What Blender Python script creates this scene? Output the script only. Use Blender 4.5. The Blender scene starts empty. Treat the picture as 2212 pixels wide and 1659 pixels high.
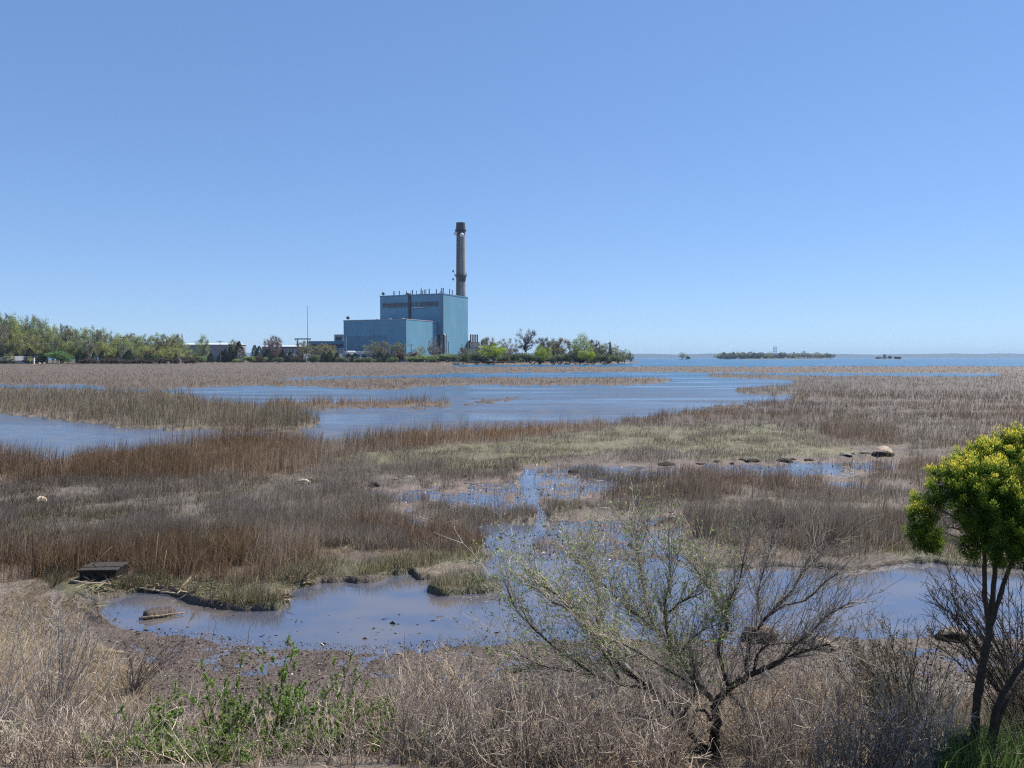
import bpy, math
import numpy as np
from mathutils import Vector, Matrix
S = bpy.context.scene
COL = S.collection
RAD = math.radians
# ------------------------------------------------------------------ camera, sky, sun, exposure
F, CX, CY, HZ, H = 1662., 1106., 829.5, 772.6, 5.0      # photo measured at 2212 x 1659
PITCH = math.atan((CY - HZ) / F)
cam_d = bpy.data.cameras.new("camera"); cam_d.sensor_width = 36; cam_d.lens = 36 * F / 2212
cam_d.clip_start = .05; cam_d.clip_end = 60000
cam = bpy.data.objects.new("camera", cam_d); COL.objects.link(cam)
cam.location = (0, 0, H); cam.rotation_euler = (RAD(90) - PITCH, 0, 0); S.camera = cam
SUN_AZ, SUN_EL = RAD(58), RAD(54)
SUN = Vector((math.sin(SUN_AZ) * math.cos(SUN_EL), math.cos(SUN_AZ) * math.cos(SUN_EL), math.sin(SUN_EL)))
W = bpy.data.worlds.new("World"); S.world = W; W.use_nodes = True
wn, wl = W.node_tree.nodes, W.node_tree.links
sky = wn.new("ShaderNodeTexSky"); sky.sky_type = 'NISHITA'; sky.sun_disc = False
sky.sun_elevation = SUN_EL; sky.sun_rotation = SUN_AZ
sky.altitude = 0; sky.air_density = 0.8; sky.dust_density = 0.0; sky.ozone_density = 3.0
bg = wn["Background"]; bg.inputs[1].default_value = 0.105
hs = wn.new("ShaderNodeHueSaturation"); hs.inputs['Saturation'].default_value = 1.08; hs.inputs['Hue'].default_value = 0.5
tint = wn.new("ShaderNodeVectorMath"); tint.operation = 'MULTIPLY'; tint.inputs[1].default_value = (.92, 1.0, 1.16)
wl.new(sky.outputs[0], hs.inputs['Color']); wl.new(hs.outputs[0], tint.inputs[0]); gm = wn.new("ShaderNodeGamma"); gm.inputs[1].default_value = .57      # the phone's highlights roll off: a flatter sky
t2 = wn.new("ShaderNodeVectorMath"); t2.operation = 'MULTIPLY'; t2.inputs[1].default_value = (1.19, 1.47, 1.86)
wl.new(tint.outputs[0], gm.inputs[0]); wl.new(gm.outputs[0], t2.inputs[0]); wl.new(t2.outputs[0], bg.inputs[0])
sl = bpy.data.lights.new("sun", 'SUN'); sl.energy = 5.0; sl.angle = RAD(.5); sl.color = (1, .94, .84)
so = bpy.data.objects.new("sun", sl); COL.objects.link(so); so.rotation_euler = (-SUN).to_track_quat('-Z', 'Y').to_euler()
S.view_settings.view_transform = 'Standard'; S.view_settings.look = 'None'; S.view_settings.exposure = 0.55; S.view_settings.gamma = 1
S.render.engine = 'CYCLES'
cy = S.cycles; cy.max_bounces = 5; cy.diffuse_bounces = 2; cy.glossy_bounces = 2; cy.transmission_bounces = 2
cy.volume_bounces = 0; cy.transparent_max_bounces = 4; cy.use_denoising = False; cy.filter_width = 1.2; cy.caustics_reflective = False; cy.caustics_refractive = False
cy.sample_clamp_indirect = 4; cy.sample_clamp_direct = 12

# ------------------------------------------------------------------ picture <-> place
cP, sP = math.cos(PITCH), math.sin(PITCH)
def ray(dx, dy):
    x = (dx - CX) / F; u = (CY - dy) / F
    return Vector((x, cP + u * sP, -sP + u * cP))
def at(dx, dy, Y):                       # point of the ray at distance Y along +Y
    d = ray(dx, dy); return Vector((0, 0, H)) + d * (Y / d.y)
def floor_at(dx, dy, z=0.):
    d = ray(dx, dy); return Vector((0, 0, H)) + d * ((z - H) / d.z)
def floor_np(dx, dy, z=0.):
    x = (dx - CX) / F; u = (CY - dy) / F
    t = (z - H) / (-sP + u * cP); return x * t, (cP + u * sP) * t
def px_np(x, y, z):
    d = y * cP - (z - H) * sP; d = np.maximum(d, .3)
    u = (y * sP + (z - H) * cP) / d
    return CX + F * x / d, CY - F * u
def hashn(i, j, s):
    v = np.sin(i * 127.1 + j * 311.7 + s * 74.7) * 43758.5453; return v - np.floor(v)
def vn(x, y, s=0):
    i = np.floor(x); j = np.floor(y); f = x - i; g = y - j
    f = f * f * (3 - 2 * f); g = g * g * (3 - 2 * g)
    return (hashn(i, j, s) * (1 - f) + hashn(i + 1, j, s) * f) * (1 - g) + (hashn(i, j + 1, s) * (1 - f) + hashn(i + 1, j + 1, s) * f) * g
def fbm(x, y, s=0, o=4):
    a, t, n = .5, 0., 0.
    for k in range(o):
        n = n + a * vn(x, y, s + k * 13); t += a; a *= .5; x = x * 2.03 + 3.1; y = y * 2.03 + 1.7
    return n / t
def sstep(a, b, x):
    t = np.clip((x - a) / (b - a), 0, 1); return t * t * (3 - 2 * t)

# ------------------------------------------------------------------ mesh helpers
def link(o, parent=None):
    COL.objects.link(o)
    if parent: o.parent = parent
    return o
def tag(o, label=None, cat=None, group=None, kind=None):
    for k, v in (('label', label), ('category', cat), ('group', group), ('kind', kind)):
        if v: o[k] = v
    return o
def thing(name, label, cat, loc=(0, 0, 0), rz=0., group=None):
    o = link(bpy.data.objects.new(name, None)); o.location = loc; o.rotation_euler = (0, 0, rz); o.empty_display_size = .1
    return tag(o, label, cat, group)
def mk(name, V, F4=None, F3=None, col=None, mat=None, parent=None, smooth=False):
    V = np.asarray(V, np.float32).reshape(-1, 3)
    me = bpy.data.meshes.new(name); me.vertices.add(len(V)); me.vertices.foreach_set('co', V.ravel())
    lp, st, n = [], [], 0
    for A, k in ((F4, 4), (F3, 3)):
        if A is None or len(A) == 0: continue
        A = np.asarray(A, np.int32).reshape(-1, k); lp.append(A.ravel()); st.append(n + np.arange(len(A)) * k); n += A.size
    lp = np.concatenate(lp); st = np.concatenate(st)
    me.loops.add(len(lp)); me.loops.foreach_set('vertex_index', lp)
    me.polygons.add(len(st)); me.polygons.foreach_set('loop_start', st.astype(np.int32))
    if smooth: me.polygons.foreach_set('use_smooth', np.ones(len(st), bool))
    me.update(calc_edges=True)
    if col is not None:
        c = np.ones((len(V), 4), np.float32); c[:, :3] = np.asarray(col, np.float32).reshape(-1, 3)
        a = me.attributes.new('col', 'FLOAT_COLOR', 'POINT'); a.data.foreach_set('color', c.ravel())
    if mat: me.materials.append(mat)
    return link(bpy.data.objects.new(name, me), parent)
class MB:                                 # boxes, tubes and quads collected into one mesh
    def __init__(s): s.v, s.f, s.c = [], [], []
    def add(s, vs, fs, c=None):
        b = len(s.v); s.v += [tuple(v) for v in vs]; s.f += [tuple(b + i for i in f) for f in fs]
        s.c += [c or (.5, .5, .5)] * len(vs)
    def box(s, x0, y0, z0, x1, y1, z1, M=None, c=None):
        vs = [Vector(p) for p in ((x0, y0, z0), (x1, y0, z0), (x1, y1, z0), (x0, y1, z0), (x0, y0, z1), (x1, y0, z1), (x1, y1, z1), (x0, y1, z1))]
        if M: vs = [M @ v for v in vs]
        s.add(vs, ((0, 3, 2, 1), (4, 5, 6, 7), (0, 1, 5, 4), (1, 2, 6, 5), (2, 3, 7, 6), (3, 0, 4, 7)), c)
    def tube(s, P, R, k=8, c=None, cap=True, jit=0., rng=None):
        P = [Vector(p) for p in P]
        if not hasattr(R, '__len__'): R = [R] * len(P)
        vs = []; ref = Vector((.31, .17, .94)); u = None
        for i, p in enumerate(P):
            d = (P[min(i + 1, len(P) - 1)] - P[max(i - 1, 0)]).normalized()
            if u is None:
                if abs(d.dot(ref)) > .95: ref = Vector((1, 0, 0))
                u = d.cross(ref).normalized()
            else: u = (u - d * u.dot(d)).normalized()
            w = d.cross(u)
            for j in range(k):
                a = 2 * math.pi * j / k; r = R[i] * (1 + (jit * (rng.random() - .5) if rng is not None else 0))
                vs.append(p + (u * math.cos(a) + w * math.sin(a)) * r)
        fs = [(i * k + j, i * k + (j + 1) % k, (i + 1) * k + (j + 1) % k, (i + 1) * k + j) for i in range(len(P) - 1) for j in range(k)]
        if cap: fs += [tuple(range(k - 1, -1, -1)), tuple((len(P) - 1) * k + j for j in range(k))]
        s.add(vs, fs, c)
    def cyl(s, x, y, z0, z1, r0, r1=None, k=12, c=None): s.tube([(x, y, z0), (x, y, z1)], [r0, r0 if r1 is None else r1], k, c)
    def build(s, name, mat, parent=None, smooth=False, bevel=0.):
        me = bpy.data.meshes.new(name); me.from_pydata(s.v, [], s.f); me.update()
        a = me.attributes.new('col', 'FLOAT_COLOR', 'POINT')
        for i, c in enumerate(s.c): a.data[i].color = (*c, 1)
        me.materials.append(mat)
        if smooth: me.polygons.foreach_set('use_smooth', [True] * len(me.polygons))
        o = link(bpy.data.objects.new(name, me), parent)
        if bevel: m = o.modifiers.new('bevel', 'BEVEL'); m.width = bevel; m.segments = 2
        return o
def nrm(a): return a / np.maximum(np.linalg.norm(a, axis=-1, keepdims=True), 1e-9)
def segs(P0, P1, R0, R1, k=3):            # many thin prisms -> verts, quads
    P0, P1 = np.asarray(P0, float), np.asarray(P1, float); n = len(P0)
    d = nrm(P1 - P0); ref = np.where(np.abs(d[:, 2:3]) > .9, np.array([[1., 0, 0]]), np.array([[0, 0, 1.]]))
    u = nrm(np.cross(d, ref)); w = np.cross(d, u)
    V = np.empty((n, 2 * k, 3))
    for j in range(k):
        a = 2 * math.pi * j / k; o = u * math.cos(a) + w * math.sin(a)
        V[:, j] = P0 + o * np.asarray(R0)[:, None]; V[:, k + j] = P1 + o * np.asarray(R1)[:, None]
    b = (np.arange(n) * 2 * k)[:, None]
    Q = np.concatenate([np.concatenate([b + j, b + (j + 1) % k, b + k + (j + 1) % k, b + k + j], 1) for j in range(k)], 0)
    return V.reshape(-1, 3), Q
def diamonds(C, D, L, Wd, rng):           # leaf shaped quads
    n = len(C); D = nrm(D); sd = nrm(np.cross(D, rng.normal(size=(n, 3))))
    L = np.broadcast_to(L, (n,))[:, None]; Wd = np.broadcast_to(Wd, (n,))[:, None]
    V = np.stack([C, C + D * L * .5 + sd * Wd * .5, C + D * L, C + D * L * .5 - sd * Wd * .5], 1)
    return V.reshape(-1, 3), (np.arange(n) * 4)[:, None] + np.arange(4)[None]
def pick(pal, n, rng, jit=.18):
    pal = np.array(pal); c = pal[rng.integers(0, len(pal), n)] * (1 + jit * rng.normal(size=(n, 1)))
    return np.clip(c, .004, .9)

# ------------------------------------------------------------------ materials
def newmat(name):
    m = bpy.data.materials.new(name); m.use_nodes = True; n = m.node_tree.nodes; return m, n, m.node_tree.links, n["Principled BSDF"]
def veg(name, tr=.3, rough=.7):
    m, n, l, p = newmat(name); a = n.new("ShaderNodeAttribute"); a.attribute_name = 'col'
    d = n.new("ShaderNodeBsdfDiffuse"); t = n.new("ShaderNodeBsdfTranslucent"); x = n.new("ShaderNodeMixShader"); x.inputs[0].default_value = tr
    l.new(a.outputs['Color'], d.inputs[0]); l.new(a.outputs['Color'], t.inputs[0]); l.new(d.outputs[0], x.inputs[1]); l.new(t.outputs[0], x.inputs[2])
    l.new(x.outputs[0], n["Material Output"].inputs[0]); n.remove(p); return m
def attr(name, rough=.8, spec=.3, noise=0., nscale=8., bump=0.):
    m, n, l, p = newmat(name); a = n.new("ShaderNodeAttribute"); a.attribute_name = 'col'; out = a.outputs['Color']
    p.inputs['Roughness'].default_value = rough; p.inputs['Specular IOR Level'].default_value = spec
    if noise or bump:
        tc = n.new("ShaderNodeTexCoord"); nz = n.new("ShaderNodeTexNoise"); nz.inputs['Scale'].default_value = nscale; nz.inputs['Detail'].default_value = 8
        l.new(tc.outputs['Object'], nz.inputs['Vector'])
        if noise:
            mr = n.new("ShaderNodeMapRange"); mr.inputs[1].default_value = .25; mr.inputs[2].default_value = .75
            mr.inputs[3].default_value = 1 - noise; mr.inputs[4].default_value = 1 + noise
            mx = n.new("ShaderNodeVectorMath"); mx.operation = 'SCALE'
            l.new(nz.outputs[0], mr.inputs[0]); l.new(out, mx.inputs[0]); l.new(mr.outputs[0], mx.inputs['Scale']); out = mx.outputs[0]
        if bump:
            b = n.new("ShaderNodeBump"); b.inputs['Strength'].default_value = bump; b.inputs['Distance'].default_value = .1
            l.new(nz.outputs[0], b.inputs['Height']); l.new(b.outputs[0], p.inputs['Normal'])
    l.new(out, p.inputs['Base Color']); return m
def plain(name, c, rough=.7, noise=.12, nscale=.3, metal=0., stripe=0.):
    m, n, l, p = newmat(name); p.inputs['Roughness'].default_value = rough; p.inputs['Metallic'].default_value = metal
    tc = n.new("ShaderNodeTexCoord"); nz = n.new("ShaderNodeTexNoise"); nz.inputs['Scale'].default_value = nscale; nz.inputs['Detail'].default_value = 6
    mp = n.new("ShaderNodeMapping"); mp.inputs['Scale'].default_value = (1, 1, .35 if stripe else 1)
    l.new(tc.outputs['Object'], mp.inputs[0]); l.new(mp.outputs[0], nz.inputs['Vector'])
    mr = n.new("ShaderNodeMapRange"); mr.inputs[1].default_value = .3; mr.inputs[2].default_value = .7; mr.inputs[3].default_value = 1 - noise; mr.inputs[4].default_value = 1 + noise
    l.new(nz.outputs[0], mr.inputs[0]); k = mr.outputs[0]
    if stripe:
        # sheet joints: brick lattice laid over the walls in metres, on x+y so it follows either wall
        sx = n.new("ShaderNodeSeparateXYZ"); l.new(tc.outputs['Object'], sx.inputs[0])
        ad = n.new("ShaderNodeMath"); ad.operation = 'ADD'; l.new(sx.outputs[0], ad.inputs[0]); l.new(sx.outputs[1], ad.inputs[1])
        cb = n.new("ShaderNodeCombineXYZ"); l.new(ad.outputs[0], cb.inputs[0]); l.new(sx.outputs[2], cb.inputs[1])
        br = n.new("ShaderNodeTexBrick"); br.inputs['Scale'].default_value = 1; br.inputs['Brick Width'].default_value = 3.1; br.inputs['Row Height'].default_value = 7.3
        br.inputs['Mortar Size'].default_value = .05; br.inputs['Color1'].default_value = (1, 1, 1, 1); br.inputs['Color2'].default_value = (1 - stripe,) * 3 + (1,)
        br.inputs['Mortar'].default_value = (.8, .8, .8, 1); br.offset = 0; l.new(cb.outputs[0], br.inputs['Vector'])
        mm = n.new("ShaderNodeMath"); mm.operation = 'MULTIPLY'; l.new(k, mm.inputs[0]); l.new(br.outputs['Color'], mm.inputs[1]); k = mm.outputs[0]
    rg = n.new("ShaderNodeRGB"); rg.outputs[0].default_value = (*c, 1)
    mx = n.new("ShaderNodeVectorMath"); mx.operation = 'SCALE'; l.new(rg.outputs[0], mx.inputs[0]); l.new(k, mx.inputs['Scale']); l.new(mx.outputs[0], p.inputs['Base Color'])
    return m
M_leaf = veg("leaf", .5); M_grass = veg("grass_blades", .45); M_twig = attr("twig_bark", .85, .15); M_bark = attr("bark", .9, .15, .35, 30, .5)
M_rock = attr("rock", .85, .2, .3, 9, .6); M_attr = attr("painted", .6, .3, .12, 1.5); M_litter = attr("litter", .8, .25)
# ------------------------------------------------------------------ where water, mud and each kind of grass lie (plan traced on the ground)
XA, XB, YA, YB = -700, 2912, 773, 1720
gx = np.arange(XA, XB, 2.); gy = np.arange(YA, YB, 1.)
RW, RH = len(gx), len(gy)
def paint(R, poly, val):
    P = np.array(poly, float); x0, x1 = P[:, 0].min(), P[:, 0].max(); y0, y1 = P[:, 1].min(), P[:, 1].max()
    i0, i1 = max(0, int((x0 - XA) / 2)), min(RW, int((x1 - XA) / 2) + 2); j0, j1 = max(0, int(y0 - YA)), min(RH, int(y1 - YA) + 2)
    if i1 <= i0 or j1 <= j0: return
    X, Y = np.meshgrid(gx[i0:i1], gy[j0:j1]); ins = np.zeros(X.shape, bool); n = len(P)
    for a in range(n):
        (ax, ay), (bx, by) = P[a], P[(a + 1) % n]
        if ay == by: continue
        ins ^= ((ay > Y) != (by > Y)) & (X < (bx - ax) * (Y - ay) / (by - ay) + ax)
    R[j0:j1, i0:i1][ins] = val
WAT = np.zeros((RH, RW), np.float32); WET = np.zeros((RH, RW), np.float32); TYP = np.zeros((RH, RW), np.int8)
sea = [(1372, 772), (1385, 779), (1372, 783), (1300, 786.5), (985, 786.5), (950, 791.5), (1000, 794.5), (1400, 794.5), (1700, 795), (1780, 793.3), (2000, 793), (3200, 792.5), (3200, 772)]
W2 = [(560, 818.5), (700, 813.5), (860, 811.5), (960, 806.5), (1300, 803.5), (1480, 804), (1800, 806), (2150, 806), (2166, 810), (2130, 814), (1950, 812), (1720, 812), (1640, 808.5), (1540, 807.3), (1530, 812), (1440, 818.5), (1400, 816), (1200, 815.5), (900, 816.5), (760, 817.5), (640, 819.5)]
WM = [(350, 839), (440, 836.5), (560, 832.5), (700, 835), (780, 841), (870, 841), (890, 834.5), (1000, 832), (1300, 832), (1400, 829), (1456, 823), (1440, 817), (1475, 812), (1530, 814), (1650, 818), (1714, 822), (1710, 830), (1650, 835), (1590, 838.5), (1584, 846), (1600, 850.5), (1722, 853), (1700, 864), (1610, 874), (1490, 888), (1360, 908), (1260, 920), (1150, 926), (1060, 930), (900, 935), (790, 950), (720, 966), (655, 955), (640, 936), (690, 912), (668, 897), (600, 884), (540, 876), (440, 869), (400, 853), (350, 844)]
WL = [(-700, 886), (0, 889), (90, 902), (190, 915), (330, 926), (480, 929), (560, 931), (600, 938), (480, 952), (330, 970), (200, 985), (100, 996), (0, 1000), (-700, 1000)]
WL2 = [(-700, 829), (0, 829.5), (190, 830.5), (235, 838.5), (420, 843.5), (350, 846.5), (190, 842.5), (0, 838.5), (-700, 838)]
WN = [(212, 1330), (215, 1292), (300, 1280), (380, 1286), (430, 1308), (520, 1322), (600, 1312), (628, 1296), (622, 1272), (700, 1258), (790, 1254), (850, 1240), (930, 1236), (1050, 1216), (1095, 1190), (1150, 1190), (1300, 1217), (1500, 1222), (1700, 1224), (1850, 1228), (1970, 1218), (2100, 1222), (2912, 1226), (2912, 1372), (2212, 1376), (2050, 1370), (1900, 1380), (1750, 1378), (1600, 1382), (1400, 1385), (1200, 1380), (1060, 1395), (900, 1402), (750, 1405), (640, 1402), (520, 1390), (430, 1378), (330, 1362), (250, 1350)]
WC = [(1118, 1012), (1140, 1014), (1156, 1055), (1164, 1085), (1178, 1118), (1190, 1150), (1120, 1200), (1050, 1196), (1020, 1150), (1040, 1135), (1140, 1132), (1164, 1118), (1148, 1085), (1130, 1050)]
WP = [(1600, 1008), (1700, 1003), (1790, 1002), (1830, 1010), (1780, 1022), (1650, 1026)]
WP2 = [(1880, 884), (1930, 886), (1925, 893), (1885, 893)]
for p in (sea, W2, WM, WL, WL2, WN, WC, WP, WP2): paint(WAT, p, 1)
for p in ([(575, 876), (660, 884), (800, 880), (955, 877), (978, 870), (955, 866), (880, 868), (700, 872), (600, 868)],      # reed spit in the pond
          [(1000, 872.5), (1045, 871.5), (1132, 860.5), (1100, 859.5), (1040, 865)],
          [(924, 1272), (960, 1258), (1010, 1252), (1060, 1262), (1080, 1274), (1050, 1284), (960, 1286)],                      # green tussock
          [(900, 1252), (1020, 1236), (1035, 1226), (960, 1228), (900, 1240)],
          [(300, 1332), (380, 1322), (395, 1330), (330, 1340)]): paint(WAT, p, 0)
M1 = [(740, 1062), (780, 1056), (900, 1048), (1000, 1040), (1100, 1030), (1115, 1010), (1200, 1003), (1330, 1000), (1600, 1000), (1700, 996), (1940, 992), (1955, 1018), (1800, 1030), (1600, 1036), (1450, 1034), (1350, 1052), (1290, 1078), (1180, 1085), (1175, 1126), (1300, 1118), (1420, 1112), (1490, 1105), (1420, 1140), (1250, 1160), (1150, 1195), (1070, 1215), (1040, 1180), (960, 1152), (880, 1138), (850, 1108), (870, 1082)]
M2 = [(1690, 1040), (1800, 1035), (1960, 1045), (2000, 1062), (1850, 1068), (1720, 1062)]
M3 = [(170, 1320), (230, 1345), (330, 1352), (420, 1366), (600, 1385), (760, 1392), (1060, 1380), (1600, 1365), (2300, 1360), (2300, 1440), (1700, 1490), (1200, 1535), (900, 1530), (700, 1500), (430, 1470), (290, 1440), (200, 1380)]
M4 = [(1030, 1200), (1150, 1150), (1330, 1148), (1480, 1140), (1510, 1228), (1300, 1225), (1150, 1205), (1080, 1225)]
for p in (M1, M2, M3, M4): paint(WET, p, 1)
for p in ([(872, 1092), (905, 1082), (935, 1078), (930, 1092)], [(885, 1108), (930, 1098), (1020, 1110), (1075, 1126), (1070, 1136), (950, 1130)], [(1075, 1128), (1095, 1112), (1140, 1108), (1168, 1128), (1120, 1136)],
          [(1172, 1110), (1190, 1098), (1300, 1102), (1440, 1090), (1440, 1106), (1260, 1118), (1180, 1122)], [(950, 1052), (985, 1046), (1000, 1056), (960, 1060)]): paint(WET, p, 0)
# grass kinds: 1 tan far marsh, 2 rust reeds, 3 grey grass, 4 turf, 5 dark reeds, 6 fresh green, 7 dry straw, 8 pale scrub
T = lambda v, p: paint(TYP, p, v)
T(1, [(-700, 774), (2912, 774), (2912, 812), (2130, 812), (1700, 814), (1460, 820), (1440, 833), (900, 836), (860, 842), (760, 842), (560, 836), (350, 842), (-700, 842)])
T(8, [(-700, 838), (200, 843), (420, 845), (560, 872), (700, 882), (700, 915), (640, 935), (480, 932), (300, 926), (100, 905), (-700, 892)])
T(2, [(560, 876), (660, 890), (800, 882), (955, 879), (978, 868), (955, 862), (880, 866), (700, 870), (590, 864)])
T(2, [(-700, 1000), (0, 1000), (100, 996), (200, 985), (330, 970), (500, 950), (660, 952), (720, 965), (800, 948), (900, 935), (1060, 930), (1200, 928), (1300, 920), (1330, 935), (1120, 958), (950, 975), (800, 985), (730, 1010), (650, 1030), (560, 1045), (400, 1050), (0, 1052), (-700, 1055)])
T(5, [(1000, 915), (1150, 912), (1250, 906), (1350, 896), (1480, 879), (1600, 868), (1690, 860), (1720, 852), (1600, 850), (1585, 840), (1650, 834), (1712, 829), (1720, 815), (1530, 818), (1540, 806), (1700, 811), (1950, 811), (2130, 814), (2170, 808), (2912, 806), (2912, 1225), (1950, 1215), (1480, 1220), (1460, 1090), (1480, 1060), (1900, 1000), (1860, 985), (1700, 960), (1400, 925), (1150, 930)])
T(4, [(700, 1005), (760, 985), (900, 972), (1100, 955), (1300, 928), (1500, 925), (1640, 920), (1740, 930), (1800, 955), (1850, 985), (1700, 994), (1600, 995), (1300, 1002), (1180, 1005), (1100, 1025), (1000, 1040), (850, 1050), (760, 1030)])
T(3, [(1170, 990), (1300, 980), (1480, 975), (1560, 985), (1480, 998), (1200, 1002)])
T(3, [(-700, 1052), (0, 1050), (400, 1046), (560, 1040), (650, 1022), (720, 1005), (830, 1012), (1000, 1022), (1120, 1015), (1110, 1032), (1000, 1042), (900, 1052), (780, 1070), (870, 1085), (850, 1110), (880, 1140), (760, 1150), (690, 1160), (660, 1200), (0, 1225), (-700, 1225)])
T(3, [(868, 1095), (905, 1078), (940, 1074), (935, 1095)]); T(3, [(880, 1110), (930, 1095), (1020, 1108), (1080, 1126), (1070, 1138), (950, 1134)])
T(3, [(1072, 1130), (1095, 1108), (1140, 1104), (1170, 1130), (1120, 1138)]); T(3, [(1170, 1112), (1190, 1092), (1300, 1098), (1470, 1086), (1480, 1105), (1260, 1120), (1180, 1124)])
T(5, [(1280, 1075), (1350, 1050), (1450, 1032), (1600, 1030), (1800, 1026), (1960, 1018), (2100, 1010), (2100, 1060), (1900, 1062), (1600, 1075), (1480, 1090), (1300, 1090)])
T(3, [(1480, 1100), (1700, 1075), (2050, 1062), (2912, 1055), (2912, 1170), (1480, 1160)])
T(5, [(1490, 1160), (1560, 1150), (1700, 1142), (1850, 1135), (2050, 1128), (2912, 1120), (2912, 1215), (2000, 1208), (1700, 1214), (1480, 1212)])
T(2, [(-700, 1218), (0, 1216), (200, 1212), (420, 1206), (560, 1196), (660, 1190), (690, 1230), (640, 1262), (560, 1272), (400, 1270), (250, 1262), (0, 1260), (-700, 1265)])
T(5, [(670, 1160), (760, 1152), (860, 1150), (960, 1162), (1050, 1190), (1062, 1205), (960, 1212), (850, 1216), (700, 1226)])
T(3, [(1020, 1030), (1420, 1010), (1500, 1220), (1050, 1215)]) if False else T(3, [(1250, 1130), (1330, 1118), (1440, 1122), (1480, 1150), (1400, 1158), (1300, 1150)])
T(6, [(560, 1262), (640, 1240), (700, 1222), (850, 1214), (960, 1210), (1060, 1200), (1070, 1214), (1000, 1224), (880, 1240), (780, 1250), (700, 1256), (625, 1272)])
T(6, [(380, 1280), (440, 1272), (560, 1268), (625, 1272), (626, 1296), (600, 1312), (520, 1320), (430, 1306)])
T(6, [(90, 1262), (180, 1250), (380, 1266), (380, 1282), (215, 1284), (150, 1300)])
T(6, [(920, 1272), (960, 1256), (1010, 1250), (1065, 1262), (1080, 1274), (1050, 1285), (960, 1287)]); T(7, [(900, 1252), (1020, 1238), (1035, 1226), (960, 1228), (900, 1240)])
T(7, [(560, 1282), (625, 1278), (632, 1300), (560, 1304)]); T(6, [(1900, 1200), (2000, 1192), (2212, 1196), (2600, 1200), (2600, 1224), (1960, 1222)])
T(7, [(-700, 1262), (90, 1262), (150, 1300), (212, 1330), (290, 1400), (330, 1470), (300, 1560), (430, 1659), (430, 1720), (-700, 1720)])
T(7, [(430, 1560), (700, 1560), (1000, 1545), (1300, 1530), (1600, 1500), (1900, 1460), (2300, 1440), (2912, 1430), (2912, 1720), (430, 1720)])
T(6, [(2075, 1600), (2150, 1570), (2300, 1540), (2912, 1500), (2912, 1720), (1980, 1720)])
def blur(R, a, b):
    for ax, r in ((0, a), (1, b)):
        k = 2 * r + 1; pw = [(0, 0), (0, 0)]; pw[ax] = (r + 1, r); c = np.cumsum(np.pad(R, pw, mode='edge'), axis=ax, dtype=np.float64)
        R = (np.take(c, np.arange(k, c.shape[ax]), ax) - np.take(c, np.arange(0, c.shape[ax] - k), ax)) / k
    return R.astype(np.float32)
split = 105          # above this row the shore is far and gets a thin edge, below it a wide one
LAND = 1 - WAT
LB = LAND.copy(); n_, w_ = blur(LAND, 1, 3), blur(LAND, 4, 5); LB[:split] = n_[:split]; LB[split:] = w_[split:]
WB = blur(WET, 5, 8)
BY = np.array([-60, -10, 0, 2, 5, 6.5, 7.5, 8.5, 9.6, 10.6, 11.6, 12.8, 1e5]); BZ = np.array([3.6, 3.5, 3.3, 3.1, 2.2, 1.5, 1.05, .72, .36, .15, .05, 0, 0])
def bank(x, y):
    yy = y - 2.3 * sstep(-5.4, -8., x) * sstep(4, 9, y) - .5 * (fbm(x * .6, y * .6, 31) - .5)
    return np.interp(yy, BY, BZ)
def look(R, x, y, z0=0., wob=1.):          # sample a plan map under world points
    dx, dy = px_np(x, y, bank(x, y))
    k = np.clip((dy - HZ) / 90, .03, 1.) * wob
    dx = dx + k * 34 * (fbm(x * .9, y * .45, 3) - .5) + k * 14 * (vn(x * 3.5, y * 2, 9) - .5)
    dy = dy + k * 17 * (fbm(x * .9 + 40, y * .45, 5) - .5) + k * 6 * (vn(x * 3.5, y * 2, 19) - .5)
    return R[np.clip((dy - YA).astype(int), 0, RH - 1), np.clip(((dx - XA) / 2).astype(int), 0, RW - 1)]
def height(x, y):
    lb = look(LB, x, y); wet = look(WB, x, y)
    n = fbm(x * 1.3, y * 1.3, 51) - .5; n2 = fbm(x * 5, y * 5, 61, 3) - .5; n3 = vn(x * 17, y * 17, 67) - .5
    land = .11 + .16 * n + .05 * n2
    land = land * (1 - wet) + wet * (-.004 + .016 * sstep(16, 13, y) + .045 * n + .05 * n2 + .022 * n3)
    far = sstep(250, 470, y) * 1.35 * sstep(380, 60, x + (y - 400) * .25)
    z = -.22 + (land + .22) * sstep(.2, .6, lb) + far * sstep(.3, .7, lb)
    z = np.where(y > 1150, -.25, z)
    b = bank(x, y)
    return np.maximum(z, -1) * (b < .04) + (b >= .04) * np.maximum(z, b + .1 * n * np.minimum(1, b * 4) + .03 * n2)
rows = np.concatenate([[774.2, 775.2], np.arange(776, 900, 1.), np.arange(900, 1665, 2.)])
ys = floor_np(np.full_like(rows, CX), rows)[1]
ys = np.concatenate([ys, [9.2, 9, 8.8, 8.6, 8.4, 8.2, 8, 7.8, 7.6, 7.4, 7.2, 7, 6.75, 6.5, 6.25, 6, 5.6, 5.2, 4.8, 4.4, 4, 3, 2, 1, 0, -2, -5, -12, -30]])
ys = np.unique(ys)[::-1]
tx = (np.arange(-900, 3120, 4.5) - CX) / F
GX = tx[None] * np.maximum(ys, 9.)[:, None]; GY = np.broadcast_to(ys[:, None], GX.shape)
GZ = height(GX, GY)
nr, nc = GX.shape
ii = np.arange(nr - 1)[:, None] * nc + np.arange(nc - 1)[None]
Q = np.stack([ii, ii + nc, ii + nc + 1, ii + 1], -1).reshape(-1, 4)
typ = look(TYP, GX, GY); wet = look(WB, GX, GY)
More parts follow.
